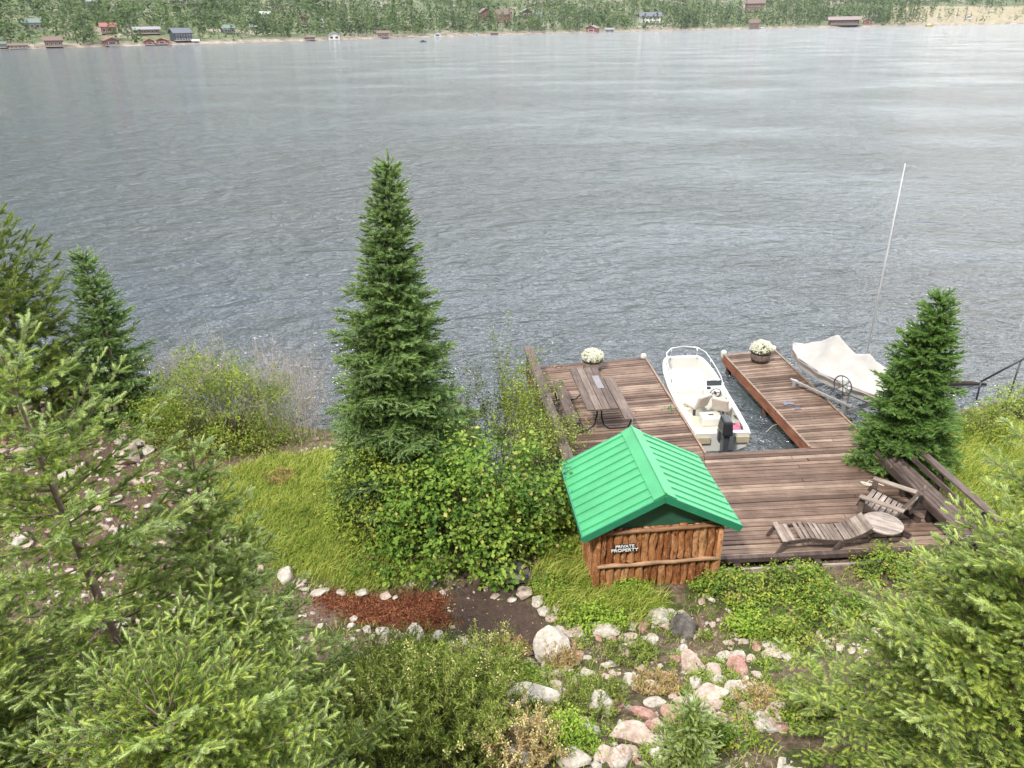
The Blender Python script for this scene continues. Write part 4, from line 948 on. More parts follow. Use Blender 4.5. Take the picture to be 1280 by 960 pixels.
def right_shore_metal():
    e = empty('gangway_rail', (12.84, 18.74, 0), 0, 'black sloping pipe handrail on a post at the right edge over the water', 'handrail')
    MB().tube([(0, 0, .55), (1.04, .06, 1.2), (2.2, .1, 1.95)], .028, 8).build('rail', MT_BLACK, e, smooth=True)
    MB().tube([(.97, .06, 1.15), (.90, .0, .2), (.88, 0, -.4)], .022, 8).build('post', MT_BLACK, e, smooth=True)
    MB().tube([(0, 0, .55), (.02, 0, -.3)], .025, 8).build('post', MT_BLACK, e, smooth=True)
    o = MB().tube([(-1.1, .02, 0.02), (-.7, .02, .05), (0, 0, .05), (.7, .0, .04), (1.15, -.02, .01)], [.05, .09, .09, .07, .04], 9).build('floating_log', WD_DARK, smooth=True); o.location = (12.5, 19.7, 0)
    tag(o, 'dark log floating on the water right of the conical fir', 'log')
    ln = MB().tube([(6.99, 16.9, .45), (6.7, 17.2, .12), (6.5, 17.05, .02)], .009, 5).build('mooring_line', mat_flat('grey_rope', (.4, .38, .33), .8)); tag(ln, 'thin grey mooring line hanging from the right finger into the slip', 'rope')
right_shore_metal()
# ---------------------------------------------------------------- vegetation
BARK = mat_noise('bark', [(.3, (.10, .07, .05)), (.7, (.27, .20, .15))], 12, .9, .6, .02)
TWIG = mat_noise('pale_twig', [(.3, (.32, .26, .22)), (.7, (.56, .48, .42))], 6, .8)
STEM = mat_noise('brown_stem', [(.3, (.09, .065, .04)), (.7, (.22, .17, .10))], 6, .8)

def conifer(name, loc, H, Rmax, seed, mat, label, cat='tree', group=None, z0=.1, gap=.26, nb=6, p=.85, tpl=TPL_MID, sl=.14, sr=.045, dtw=.13, dsh=.10,
            twl=.55, up=.12, droop=-.25, lean=(0, 0), spire=.25, azr=None, prune=0., zbare=None, jit=.14, tw_min=.10, trunk_r=None, liftTop=.75):
    rs = np.random.default_rng(seed); e = empty(name, loc, 0, label, cat, group); wd = Wood(); tr = Wood()
    tp = [np.array([lean[0]*(t**1.3)*H+.012*H*math.sin(t*5+seed), lean[1]*(t**1.3)*H+.012*H*math.cos(t*4+seed), t*H]) for t in np.linspace(0, 1, 14)]; tp[0][2] = -.3
    tr_r = trunk_r or .014*H+.02; tr.path(tp, tr_r, .006)
    def axis(z): 
        t = z/H*13; i = min(int(t), 12); return tp[i]+(tp[i+1]-tp[i])*(t-i)
    POS = []; DIR = []; LEN = []; TIP = []
    z = z0*H
    while z < H*(1-.02):
        t = (z-z0*H)/(H-z0*H); n = nb+rs.integers(-1, 2)
        if t > .8: n = max(3, n-1)
        base_a = rs.random()*6.28
        for k in range(n):
            if rs.random() < prune: continue
            a = base_a+k*2*math.pi/n+rs.normal()*.22
            if azr is not None and not (azr[0] < (a % 6.283) < azr[1]) and rs.random() < azr[2]: continue
            Lb = (Rmax*(1-t)**p*(.80+.34*rs.random())+spire*.22)*(1.0 if rs.random() > .1 else 1.18)
            if Lb < .06: continue
            c, s_ = math.cos(a), math.sin(a); zz = z+rs.normal()*gap*.22; o = axis(min(max(zz, 0), H*.99))
            sl0 = droop+(liftTop-droop)*t**1.5+rs.normal()*.07
            def bp(q): return o+np.array([c*Lb*q, s_*Lb*q, Lb*(sl0*q+up*q*q)])
            pts = [bp(q) for q in np.linspace(0, 1, 5)]; wd.path(pts, max(.004, .008*Lb+.003), .003)
            q = .16 if Lb > .4 else .05
            side = 1
            bd = np.array([c, s_, sl0+up*1.2]); bd /= np.linalg.norm(bd)
            while q < 1:
                pb = bp(q); rem = (1-q)*Lb; tl = min(rem*twl+tw_min, Lb*.5+.05)*(.7+.5*rs.random())
                for side in (-1, 1):
                    th = side*(.85+rs.normal()*.16); cd, sd_ = math.cos(a+th), math.sin(a+th)
                    td = np.array([cd, sd_, sl0*.5+rs.normal()*.16-.05]); td /= np.linalg.norm(td)
                    if tl > .16: wd.seg(pb, pb+td*tl*.9, .004, .002)
                    m = max(1, int(tl/dsh))
                    for i in range(m):
                        u = (i+.35)/m*tl; pos = pb+td*u-np.array([0, 0, .10*u*u/max(tl, .1)])
                        for sg_ in ((-1, 1) if i < m-1 else (0,)):
                            w_ = td+sg_*np.array([-td[1], td[0], 0])*(.65+.2*rs.random())+np.array([0, 0, .12])+rs.normal(size=3)*jit
                            POS.append(pos); DIR.append(w_); LEN.append(sl*(.7+.5*rs.random())*(1 if i < m-1 else 1.15)); TIP.append((.35+.65*q)*(.4+.6*(i+1)/m))
                q += dtw/Lb*(.8+.4*rs.random())
            for q in np.arange(.3, 1.0, dsh/Lb*.9):
                POS.append(bp(q)); DIR.append(bd+rs.normal(size=3)*.25+np.array([0, 0, .35])); LEN.append(sl*.8); TIP.append(q)
            POS.append(bp(.97)); DIR.append(bd); LEN.append(sl*1.3); TIP.append(1.)
        z += gap*(.75+.5*rs.random())*(1-.45*t)
    top = tp[-1]
    for k in range(4): POS.append(axis(H*(1-.015*k-.01))); DIR.append(np.array([rs.normal()*.5, rs.normal()*.5, 1.])); LEN.append(sl*.8); TIP.append(.8)
    POS.append(top-np.array([0, 0, sl*.4])); DIR.append(np.array([0, 0, 1.])); LEN.append(sl*1.2); TIP.append(1.)
    P = np.array(POS); Dv = np.array(DIR); Ln = np.array(LEN); Tp = np.array(TIP); X, Y, Z = frames(Dv, rs)
    TV, TF, TT = tpl; V, F = inst(TV, TF, P, X, Y, Z, np.full(len(P), sr)*(.85+.3*rs.random(len(P))), np.full(len(P), sr), Ln)
    rnd = np.repeat(np.clip(rs.random(len(P))*.8+.1, 0, 1), len(TV)); tip = (np.repeat(Tp**2, len(TV))*np.tile(.25+.75*TT, len(P)))*np.repeat(rs.random(len(P))**.45, len(TV))
    mesh_np('crown', V, F, mat, e, {'rnd': rnd, 'tip': tip}); tr.build('trunk', BARK, e, 7); wd.build('limbs', BARK, e, 3)
    return len(P)

def shrub(name, loc, rad, hgt, seed, mat, label, nclump=160, nleaf=16, size=.07, cat='shrub', group=None, width=.6, spread=.13, stems=30, lump=.35, shell=.55, stemmat=None, base=0., flat=.35, tilt=.55):
    """stems from the base, clumps of leaves on an uneven dome"""
    rs = np.random.default_rng(seed); e = empty(name, loc, 0, label, cat, group); wd = Wood()
    rx, ry = rad; d = unit(rs.normal(size=(nclump, 3))); d[:, 2] = np.abs(d[:, 2])*1.1-.12; d = unit(d)
    lf = 1+lump*fnoise(d[:, 0]*2.2+seed, d[:, 1]*2.2+d[:, 2]*1.7, 1.6, seed)+rs.normal(size=nclump)*.06
    rr = (shell+(1-shell)*rs.random(nclump)**.6)*lf
    C = d*np.array([rx, ry, hgt])*rr[:, None]; C[:, 2] = C[:, 2]*1.0+base
    for i in rs.permutation(nclump)[:stems*3]:
        b0 = np.array([C[i, 0]*.18, C[i, 1]*.18, -.15]); mid = (b0+C[i])*.5+np.array([0, 0, .12*hgt])+rs.normal(size=3)*.04
        wd.path([b0, mid, C[i]], .012, .003)
    Cl = np.repeat(C, nleaf, 0); off = rs.normal(size=Cl.shape)*spread; off[:, 2] *= .6; Cl = Cl+off
    Nn = unit(np.repeat(d, nleaf, 0)*flat+np.array([0, 0, 1.])*(1-flat)+off*1.5); V, F = leaf_batch(Cl, Nn, size, rs, width, tilt)
    rr_ = np.clip(np.repeat(rs.random(nclump), nleaf)*.55+.45*rs.random(len(Cl)), 0, 1)
    mesh_np('foliage', V, F, mat, e, {'rnd': np.repeat(rr_, 5), 'tip': np.repeat(np.clip((np.repeat(rs.random(nclump) < .10, nleaf)*.6*rs.random(len(Cl)))+(rs.random(len(Cl)) < .015), 0, 1), 5)}); wd.build('stems', stemmat or STEM, e, 3)
    return e
def stem_plant(name, loc, rad, hgt, seed, mat, label, nst=80, nl=50, size=.045, width=.22, cat='shrub', group=None, lean=.25, stemmat=None, sr=.004, flowers=None, fl_n=0, start=.15, branchy=3, curve=.2, ang=.9):
    """upright thin stems carrying narrow leaves"""
    rs = np.random.default_rng(seed); e = empty(name, loc, 0, label, cat, group); wd = Wood(); C = []; Dd = []; FC = []
    for k in range(nst):
        r = math.sqrt(rs.random()); a = rs.random()*6.28; b0 = np.array([r*rad[0]*math.cos(a), r*rad[1]*math.sin(a), -.05]); b0[2] = float(ground(loc[0]+b0[0], loc[1]+b0[1]))-loc[2]-.04
        h = hgt*(.55+.45*rs.random())*(1-.35*r*r); dr = np.array([math.cos(a)*lean*r+rs.normal()*.08, math.sin(a)*lean*r+rs.normal()*.08, 1.])
        def sp(t): return b0+dr*h*t+np.array([math.cos(a), math.sin(a), -.3])*curve*h*t*t*r
        pts = [sp(t) for t in (0, .35, .7, 1)]; wd.path(pts, sr*1.5, sr*.5)
        lines = [(pts[0], sp, 1., h)]
        for j in range(branchy):
            t0 = .3+.55*rs.random(); bd = unit(np.array([rs.normal(), rs.normal(), 1.3])); bl = h*.32*rs.random()+.05; o = sp(t0); wd.seg(o, o+bd*bl, sr*.7, sr*.4)
            m = int(nl*.4)
            for i in range(m): C.append(o+bd*bl*(i+.5)/m); Dd.append(bd+rs.normal(size=3)*ang*.8)
        for i in range(nl):
            t = start+(1-start)*(i+rs.random())/nl; C.append(sp(t)); Dd.append(np.array([rs.normal(), rs.normal(), .7+.5*rs.random()])*ang+np.array([0, 0, .3]))
        if flowers is not None and rs.random() < fl_n:
            for i in range(26): t = .78+.26*rs.random(); FC.append(sp(t)+rs.normal(size=3)*.022)
    C = np.array(C); Dd = unit(np.array(Dd)); n = len(C); up = rs.normal(size=(n, 3))*.5+np.array([0, 0, 1.]); X = unit(np.cross(Dd, up)); Z = np.cross(X, Dd)
    s = size*(.6+.8*rs.random(n)); V, F = inst(LEAF, LEAF_F, C, X, Dd, Z, s*width, s, s)
    mesh_np('foliage', V, F, mat, e, {'rnd': np.repeat(rs.random(n), 5), 'tip': np.zeros(len(V))}); wd.build('stems', stemmat or STEM, e, 3)
    if FC:
        FC = np.array(FC); V, F = leaf_batch(FC, np.tile([0, 0, 1.], (len(FC), 1)), .02, rs, .9, 1.); mesh_np('flower_heads', V, F, flowers, e, {'rnd': np.repeat(rs.random(len(FC)), 5)})
    return e
def bare_shrub(name, loc, rad, hgt, seed, label, nst=26, leafmat=None, nleaf=0, lsize=.04, mat=None, r0=.008, spreadk=.45, depth=4, cat='shrub', group=None):
    rs = np.random.default_rng(seed); e = empty(name, loc, 0, label, cat, group); wd = Wood(); tips = []
    def grow(p, d, l, r, dep):
        m = p+d*l*.5+rs.normal(size=3)*l*.03; q = p+d*l; wd.seg(p, m, r, r*.85); wd.seg(m, q, r*.85, r*.65); tips.append(q); tips.append(m)
        if dep == 0: return
        for k in range(rs.integers(2, 4)):
            nd = unit(d+rs.normal(size=3)*spreadk*.75+np.array([0, 0, .12])); s = q if k == 0 else p+d*l*rs.uniform(.45, 1)
            grow(s, nd, l*rs.uniform(.55, .85), r*.62, dep-1)
    for k in range(nst):
        a = rs.random()*6.28; q = math.sqrt(rs.random()); b0 = np.array([rad[0]*q*math.cos(a), rad[1]*q*math.sin(a), -.1])
        grow(b0, unit(np.array([math.cos(a)*.35*q, math.sin(a)*.35*q, 1.])+rs.normal(size=3)*.12), hgt*rs.uniform(.26, .42), r0*rs.uniform(.7, 1.2), depth)
    wd.r0 = [q*1.35 for q in wd.r0]; wd.r1 = [q*1.35 for q in wd.r1]; wd.build('branches', mat or TWIG, e, 3)
    if nleaf:
        T = np.array(tips); T = T[T[:, 2] > hgt*.15]; C = T[rs.integers(0, len(T), nleaf)]+rs.normal(size=(nleaf, 3))*.035; V, F = leaf_batch(C, np.tile([0, 0, 1.], (nleaf, 1)), lsize, rs, .5, .8)
        mesh_np('foliage', V, F, leafmat, e, {'rnd': np.repeat(rs.random(nleaf), 5), 'tip': np.zeros(len(V))})
    return e
def grass_mesh(X, Y, h, seed, lean=.6, wid=.006, z=None, dirv=(0, 0)):
    rs = np.random.default_rng(seed); n = len(X); Z = ground(X, Y) if z is None else z; a = rs.random(n)*6.28; hh = h*(.5+.8*rs.random(n)); l = lean*hh*(.3+rs.random(n))
    dx, dy = np.cos(a)*l+dirv[0]*hh, np.sin(a)*l+dirv[1]*hh; px_, py_ = -np.sin(a+.6)*wid, np.cos(a+.6)*wid; B = np.stack([X, Y, Z-.02], -1); W_ = np.stack([px_, py_, np.zeros(n)], -1)
    M1 = B+np.stack([dx*.35, dy*.35, hh*.62], -1); T = B+np.stack([dx, dy, hh*.92], -1)
    V = np.stack([B-W_, B+W_, M1-W_*.8, M1+W_*.8, T], 1).reshape(-1, 3); k = np.arange(n)*5
    F = np.concatenate([np.stack([k, k+1, k+3], 1), np.stack([k, k+3, k+2], 1), np.stack([k+2, k+3, k+4], 1)]); return V, F, np.repeat(rs.random(n), 5)
def in_poly_pts(poly, n, rs, soft=.12):
    P = np.array(poly); lo, hi = P.min(0)-.2, P.max(0)+.2; out = []
    while sum(len(o) for o in out) < n:
        q = rs.uniform(lo, hi, (n, 2)); j = q+rs.normal(size=q.shape)*soft; out.append(j[inpoly(q[:, 0], q[:, 1], poly)])
    return np.concatenate(out)[:n]

FOL = (1.32, 1.26, .92)
N_SPRUCE = mat_leaf('spruce_needles', (.032, .08, .022), (.10, .19, .055), (.20, .31, .10), (.42, .54, .26), clump=1.5)
N_BLUE = mat_leaf('blue_spruce_needles', (.07, .125, .025), (.17, .255, .055), (.30, .39, .11), (.60, .70, .36), clump=1.2)
N_YEL = mat_leaf('light_spruce_needles', (.06, .115, .02), (.18, .27, .045), (.36, .45, .11), (.64, .74, .36), clump=1.1)
N_FIR = mat_leaf('fir_needles', (.024, .07, .018), (.075, .165, .04), (.14, .26, .065), (.30, .44, .14), clump=1.5)
N_PINE = mat_leaf('pine_needles', (.04, .08, .012), (.10, .16, .03), (.20, .26, .06), (.28, .34, .09), clump=1.4)
# ---- big conifers
conifer('spruce_tree', (-2.17, 13.6, .42), 7.12, 1.78, 21, N_SPRUCE, 'tall pointed dark green spruce standing alone in the middle before the lake', p=1.05, nb=8, gap=.25, dsh=.10, dtw=.125, sl=.13, sr=.042, twl=.6, z0=.05, spire=.22, droop=-.30)
conifer('fir_tree', (8.68, 14.55, .40), 4.1, 1.18, 22, N_FIR, 'dense conical dark fir growing over the dock bench beside the covered boat', p=.85, nb=7, gap=.22, dsh=.09, dtw=.11, sl=.12, sr=.042, z0=.08, twl=.6, spire=.25, droop=-.18)
conifer('young_spruce', (-9.95, 17.4, .42), 4.55, 1.1, 23, N_SPRUCE, 'slender dark spruce at the left shore with a twisted pale tip', p=.9, nb=6, gap=.27, lean=(-.02, 0), z0=.05, sl=.13, spire=.3, droop=-.1, up=.2)
conifer('pine_tree', (-11.9, 17.0, .42), 5.15, 1.75, 24, N_PINE, 'bushy olive green pine cut by the left edge, behind the slender spruce', p=.48, nb=6, gap=.36, tpl=TPL_PINE, sl=.20, sr=.085, dtw=.22, dsh=.19, twl=.5, up=.45, droop=-.05, z0=.12, jit=.25, spire=.3)
# ---- near conifers
conifer('sparse_spruce', (-3.95, 5.6, 2.2), 5.1, 1.75, 31, N_BLUE, 'tall open light green spruce with its bare trunk showing, at the left edge', p=.55, nb=4, gap=.34, tpl=TPL_NEAR, sl=.085, sr=.030, dtw=.14, dsh=.08, twl=.36, z0=.02, up=.18, droop=-.05, prune=.2, trunk_r=.075)
conifer('blue_spruce', (-3.05, 6.35, 1.75), 4.25, 1.15, 32, N_BLUE, 'pale blue green spruce with a pointed top left of the leafy bank', p=.85, nb=6, gap=.33, tpl=TPL_NEAR, sl=.08, sr=.031, dtw=.11, dsh=.08, z0=.04, up=.2, droop=-.05)
conifer('low_spruce', (-2.7, 4.2, 2.8), 2.1, 1.65, 36, N_YEL, 'broad low bright green spruce filling the lower left corner', p=.42, nb=7, gap=.27, tpl=TPL_NEAR, sl=.08, sr=.027, dtw=.10, dsh=.075, z0=.05, up=.15, droop=.0, twl=.6)
conifer('leaning_spruce', (-4.9, 4.7, 2.6), 2.6, 1.6, 37, N_YEL, 'bright green spruce at the left edge below the open light green spruce', p=.45, nb=6, gap=.30, tpl=TPL_NEAR, sl=.08, sr=.027, dtw=.11, dsh=.08, z0=.05, up=.15, droop=.0, twl=.6)
conifer('large_spruce', (4.75, 5.3, 2.45), 2.85, 1.85, 33, N_YEL, 'large bright green spruce with pale tips filling the lower right corner', p=.5, nb=7, gap=.33, tpl=TPL_NEAR, sl=.08, sr=.030, dtw=.105, dsh=.08, z0=.03, up=.15, droop=-.02, twl=.6)
conifer('side_spruce', (6.25, 6.7, 1.9), 4.4, 1.6, 34, N_BLUE, 'pale tipped spruce at the right edge just behind the large bright spruce', p=.6, nb=5, gap=.36, prune=.3, tpl=TPL_NEAR, sl=.085, sr=.031, dtw=.12, dsh=.085, z0=.04, up=.2, droop=-.02)
g = gat(850, 965)
conifer('small_spruce', (1.82, 5.7, float(ground(1.82, 5.7))), 1.12, .34, 35, N_BLUE, 'knee high pale blue spruce seedling at the bottom beside the flat stones', p=.8, nb=5, gap=.13, tpl=TPL_NEAR, sl=.07, sr=.022, dtw=.08, dsh=.065, z0=.1, up=.25, droop=.1)

# ---- broadleaf shrubs
L_MAPLE = mat_leaf('maple_leaves', (.04, .095, .018), (.105, .19, .035), (.22, .31, .065), (.52, .45, .14), clump=1.0)
L_WILLOW = mat_leaf('willow_leaves', (.07, .12, .02), (.15, .22, .04), (.28, .34, .07), (.5, .45, .12), clump=1.2)
L_OLIVE = mat_leaf('olive_leaves', (.08, .14, .03), (.20, .28, .07), (.36, .40, .15), (.4, .38, .2), clump=2)
L_BRIGHT = mat_leaf('bright_leaves', (.08, .15, .02), (.17, .28, .04), (.30, .40, .08), (.5, .5, .15), clump=2)
L_LOW = mat_leaf('bramble_leaves', (.05, .10, .02), (.13, .22, .04), (.30, .34, .07), (.5, .38, .1), clump=1.3)
L_DRY = mat_leaf('dry_stalks', (.20, .14, .07), (.36, .28, .16), (.52, .44, .28), clump=3)
L_CREAM = mat_leaf('cream_seed_heads', (.35, .32, .18), (.52, .48, .30), (.66, .62, .42), clump=3)
G_GRASS = mat_leaf('meadow_grass', (.11, .18, .03), (.24, .32, .055), (.42, .44, .15), clump=1.1)
def gz(x, y): return (x, y, float(ground(x, y)))
shrub('maple_bush', gz(-1.05, 11.9), (1.75, 1.25), 2.15, 41, L_MAPLE, 'big leafy bush with yellow tinged leaves in front of the tall spruce', 560, 22, .085, width=.8, spread=.12, stems=40)
shrub('maple_bush', gz(.5, 12.7), (1.1, .9), 1.75, 42, L_MAPLE, 'rounded leafy bush touching the left side of the shed', 230, 20, .085, width=.8, spread=.12, stems=24)
shrub('alder_bush', gz(-2.75, 12.6), (1.05, .9), 2.0, 43, L_WILLOW, 'lighter green bush left of the big leafy bush at the foot of the tall spruce', 230, 22, .075, width=.55, stems=24)
shrub('willow_bush', gz(-7.1, 16.4), (1.9, 1.05), 2.3, 44, L_WILLOW, 'wide yellow green willow bush on the shore right of the slender spruce', 620, 26, .07, width=.4, stems=50, spread=.13)
shrub('willow_bush', gz(-8.9, 16.9), (.9, .7), 1.0, 45, L_LOW, 'lower bush between the slender spruce and the wide willow', 150, 20, .07, width=.5, stems=20)
bare_shrub('bare_shrub', (-9.0, 17.9, .35), (.55, .3), 2.0, 46, 'leafless pinkish twigs rising behind the left part of the willow', 22, L_WILLOW, 250, .04)
bare_shrub('bare_shrub', (-5.5, 16.6, .4), (.85, .4), 2.3, 47, 'tall tangle of leafless grey twigs between the willow and the tall spruce', 40, L_WILLOW, 500, .04)
bare_shrub('bare_shrub', (-7.3, 17.3, .4), (.5, .3), 2.4, 48, 'thin pale twigs standing out of the top of the willow', 16, L_WILLOW, 500, .05)
bare_shrub('waterside_shrub', (-.45, 14.9, .3), (.75, .35), 2.7, 49, 'thin airy shrub at the water between the tall spruce and the pier', 34, L_WILLOW, 9000, .055, spreadk=.34, mat=STEM)
bare_shrub('waterside_shrub', (.55, 14.3, .3), (.45, .35), 1.9, 50, 'brownish airy shrub close against the outer edge of the left pier', 26, L_OLIVE, 5000, .05, mat=STEM)
shrub('pier_bush', gz(1.05, 13.35), (.45, .5), .95, 51, L_WILLOW, 'small yellow green bush at the landward end of the pier railing', 80, 18, .07, width=.6, stems=14)
# weedy stand in front
g = gat(480, 935)
stem_plant('tall_weeds', gz(-1.15, 6.75), (1.05, .8), 1.35, 52, L_OLIVE, 'tall narrow leaved weeds with cream seed heads at bottom centre', 300, 60, .055, .2, flowers=L_CREAM, fl_n=.22, branchy=4)
stem_plant('tall_weeds', gz(-1.6, 8.3), (.8, .5), .85, 53, L_OLIVE, 'shorter narrow leaved weeds behind the tall seeded weeds below the red mulch', 150, 45, .05, .2, flowers=L_CREAM, fl_n=.05)
stem_plant('tall_weeds', gz(-.35, 8.4), (.30, .2), 1.0, 59, L_OLIVE, 'slim grey green plume of weeds beside the round stone on the path edge', 40, 50, .05, .2, flowers=L_CREAM, fl_n=.5)
stem_plant('dry_weeds', gz(.02, 6.3), (.42, .45), .75, 54, L_DRY, 'pale dry weeds between the tall green weeds and the bright green plant', 110, 36, .04, .25, stemmat=TWIG, flowers=L_CREAM, fl_n=.6)
shrub('leafy_plant', gz(.62, 6.35), (.36, .34), .50, 55, L_BRIGHT, 'bright green leafy plant among stones at the bottom centre', 130, 16, .05, width=.45, spread=.06, stems=20, cat='plant')
for k, (px, py, r, h, lb, mt) in enumerate(((745, 780, .55, .35, 'low green plant tuft under the front wall of the shed', L_BRIGHT), (925, 745, .75, .45, 'bramble patch right of the shed below the dock step', L_LOW), (1000, 735, .7, .48, 'dense bramble in front of the lounger end of the dock', L_LOW),
        (935, 790, .38, .32, 'rounded bramble beside the dark hollow right of the shed', L_BRIGHT), (1040, 770, .8, .5, 'yellowing bramble between the dock and the large spruce', L_LOW), (980, 805, .5, .42, 'yellow green bramble above the stones at the right', L_WILLOW), (880, 730, .35, .3, 'small bramble against the right corner of the shed', L_BRIGHT),
        (685, 735, .3, .25, 'small ground plant beside the round pink stone', L_LOW), (1110, 720, .7, .5, 'bramble under the round table end of the dock', L_LOW), (1215, 730, .8, .5, 'bramble below the corner seat of the dock', L_LOW), (1165, 800, .7, .6, 'dark leafy shrub behind the large bright spruce', L_MAPLE),
        (900, 930, .3, .3, 'low leafy plant right of the spruce seedling', L_LOW), (1010, 900, .5, .5, 'olive shrub at the left foot of the large bright spruce', L_WILLOW), (60, 640, .6, .3, 'low green plants on the left rocky slope', L_LOW), (330, 800, .45, .4, 'small olive shrub between the blue spruce and the mulch', L_OLIVE), (1225, 545, .8, .9, 'waterside bush right of the conical fir', L_WILLOW), (1265, 520, .7, 1.0, 'pale bush over the water at the right edge', L_OLIVE), (790, 735, .35, .16, 'low clover patch against the front wall of the shed', L_BRIGHT))):
    q = gat(px, py); shrub('ground_plant' if r < .5 else 'bramble_bush', tuple(q), (r, r*.75), h, 60+k, mt, lb, int(90*r/.5)+20, 16, .055, width=.62, spread=.07, stems=12, cat='plant', shell=.4)
for k, (px, py, r, h, lb) in enumerate(((700, 830, .25, .35, 'thin dry grass clump on the stone terrace under the shed'), (640, 815, .3, .25, 'straw coloured grass clump on the lower edge of the dirt path'), (790, 820, .4, .3, 'sparse green weed clump in the middle of the stone slope'), (745, 880, .4, .45, 'open green weeds in front of the pale boulder at the bottom'), (950, 880, .3, .35, 'dry weed clump among stones near the large spruce'), (670, 900, .3, .3, 'grey green weeds beside the bright leafy plant'), (255, 690, .3, .3, 'weeds on the bank right behind the blue spruce'), (820, 860, .3, .25, 'brown dry tuft above the spruce seedling'), (350, 600, .3, .25, 'brown dry tuft at the top of the grass bank'), (560, 960, .5, .5, 'weeds at the bottom edge under the tall seeded weeds'), (470, 960, .6, .55, 'green weeds at the bottom edge left of the tall seeded weeds'), (400, 900, .6, .7, 'narrow leaved weeds between the low spruce and the tall weeds'))):
    q = gat(px, py); stem_plant('weed_clump', tuple(q), (r, r), h, 90+k, [L_DRY, L_DRY, L_OLIVE, L_OLIVE, L_DRY, L_OLIVE, L_OLIVE, L_DRY, L_DRY, L_OLIVE, L_OLIVE, L_OLIVE][k], lb, int(60+120*r), 22, .045, .22, cat='plant', stemmat=TWIG if k in (0, 1, 4, 7) else None, branchy=2)

# ---- grass (nobody could count it)
def grasses():
    rs = np.random.default_rng(77); parts = []
    for poly, n, h, lean in ((GRASS, 26000, .20, .9), (GRASS2, 12000, .26, .8), (GRASS3, 7000, .24, 1.0)):
        q = in_poly_pts(poly, n, rs, .10); f = fnoise(q[:, 0], q[:, 1], 3., 5); q = q[rs.random(len(q)) < .75+.4*f]; parts.append(grass_mesh(q[:, 0], q[:, 1], h*(1+.35*fnoise(q[:, 0], q[:, 1], 2.2, 7)), 78+n, lean, .0055, dirv=(.15, -.1)))
    V = np.concatenate([p[0] for p in parts]); o = 0; F = []
    for p in parts: F.append(p[1]+o); o += len(p[0])
    tag(mesh_np('grass', V, np.concatenate(F), G_GRASS, attrs={'rnd': np.concatenate([p[2] for p in parts]), 'tip': np.zeros(len(V))}), 'long bright yellow green grass on the banks', 'grass', None, 'stuff')
    X = rs.uniform(-15, 12, 110000); Y = rs.uniform(3, 19, 110000); d = np.interp(X, _SX, _SY)-Y
    f = fnoise(X, Y, 2.0, 9)+.5*fnoise(X, Y, 6, 2)
    ok = (d > .25) & (f > -.05) & ~inpoly(X, Y, MULCH) & ~inpoly(X, Y, PATH) & ~((X > 1.3) & (X < 8.9) & (Y > 11.3)) & ~(inpoly(X, Y, DIRTL) & (rs.random(110000) < .7)); X, Y = X[ok], Y[ok]
    V, F, r = grass_mesh(X, Y, .13*(1+.5*fnoise(X, Y, 3., 8)), 80, .8, .0055); tag(mesh_np('sparse_grass', V, F, L_OLIVE, attrs={'rnd': r, 'tip': np.zeros(len(V))}), 'sparse short grass between the stones', 'grass', None, 'stuff')
grasses()

# ---------------------------------------------------------------- rocks
def mat_rock(name, a, b_, c):
    m, n, b = newmat(name); t = noise(n, 5, 8, .7); t2 = noise(n, 28, 5, .7)
    col = ramp(n, t.outputs['Fac'], [(.32, a), (.5, b_), (.68, c)]).outputs[0]
    sp = ramp(n, t2.outputs['Fac'], [(.3, (.6, .58, .56)), (.5, (1, 1, 1)), (.72, (1.2, 1.2, 1.2))]).outputs[0]; col = mixc(n, .8, col, sp, 'MULTIPLY')
    t3 = noise(n, 3.1, 5, .7); li = ramp(n, t3.outputs['Fac'], [(.56, (0, 0, 0)), (.66, (1, 1, 1))]).outputs[0]
    col = mixc(n, mixc(n, 1., li, (.45, .45, .45), 'MULTIPLY'), col, (.30, .31, .24))
    L(n, col, b.inputs['Base Color']); b.inputs['Roughness'].default_value = .9; b.inputs['Specular IOR Level'].default_value = .2; nn = bump(n, b, t.outputs['Fac'], .5, .03); bump(n, b, t2.outputs['Fac'], .5, .008, nn); return m
RK = {'p': mat_rock('pink_granite', (.25, .18, .145), (.42, .325, .265), (.58, .48, .40)), 'g': mat_rock('grey_stone', (.25, .22, .18), (.42, .375, .315), (.58, .53, .45)), 'r': mat_rock('red_stone', (.22, .11, .09), (.36, .20, .16), (.46, .30, .25)), 'd': mat_rock('dark_stone', (.05, .045, .04), (.10, .09, .08), (.18, .16, .14))}
def _ico():
    bm = bmesh.new(); bmesh.ops.create_icosphere(bm, subdivisions=4, radius=1); V = np.array([v.co[:] for v in bm.verts]); F = np.array([[v.index for v in f.verts] for f in bm.faces]); bm.free(); return V, F
ICO = _ico()
def rock_mesh(seed, flat=.6, cuts=11):
    rs = np.random.default_rng(seed); V = ICO[0].copy()
    for k in range(cuts):
        n_ = unit(rs.normal(size=3)); h = rs.uniform(.55, .85); d = V@n_-h; V -= np.maximum(d, 0)[:, None]*n_*.93
    r = 1+.035*fnoise(V[:, 0]*3+seed, V[:, 1]*3+V[:, 2]*2, 1.5, seed)+.018*fnoise(V[:, 0]*9+seed, V[:, 1]*9-V[:, 2]*8, 1.2, seed+1); V *= r[:, None]; V /= np.abs(V).max(0); return V
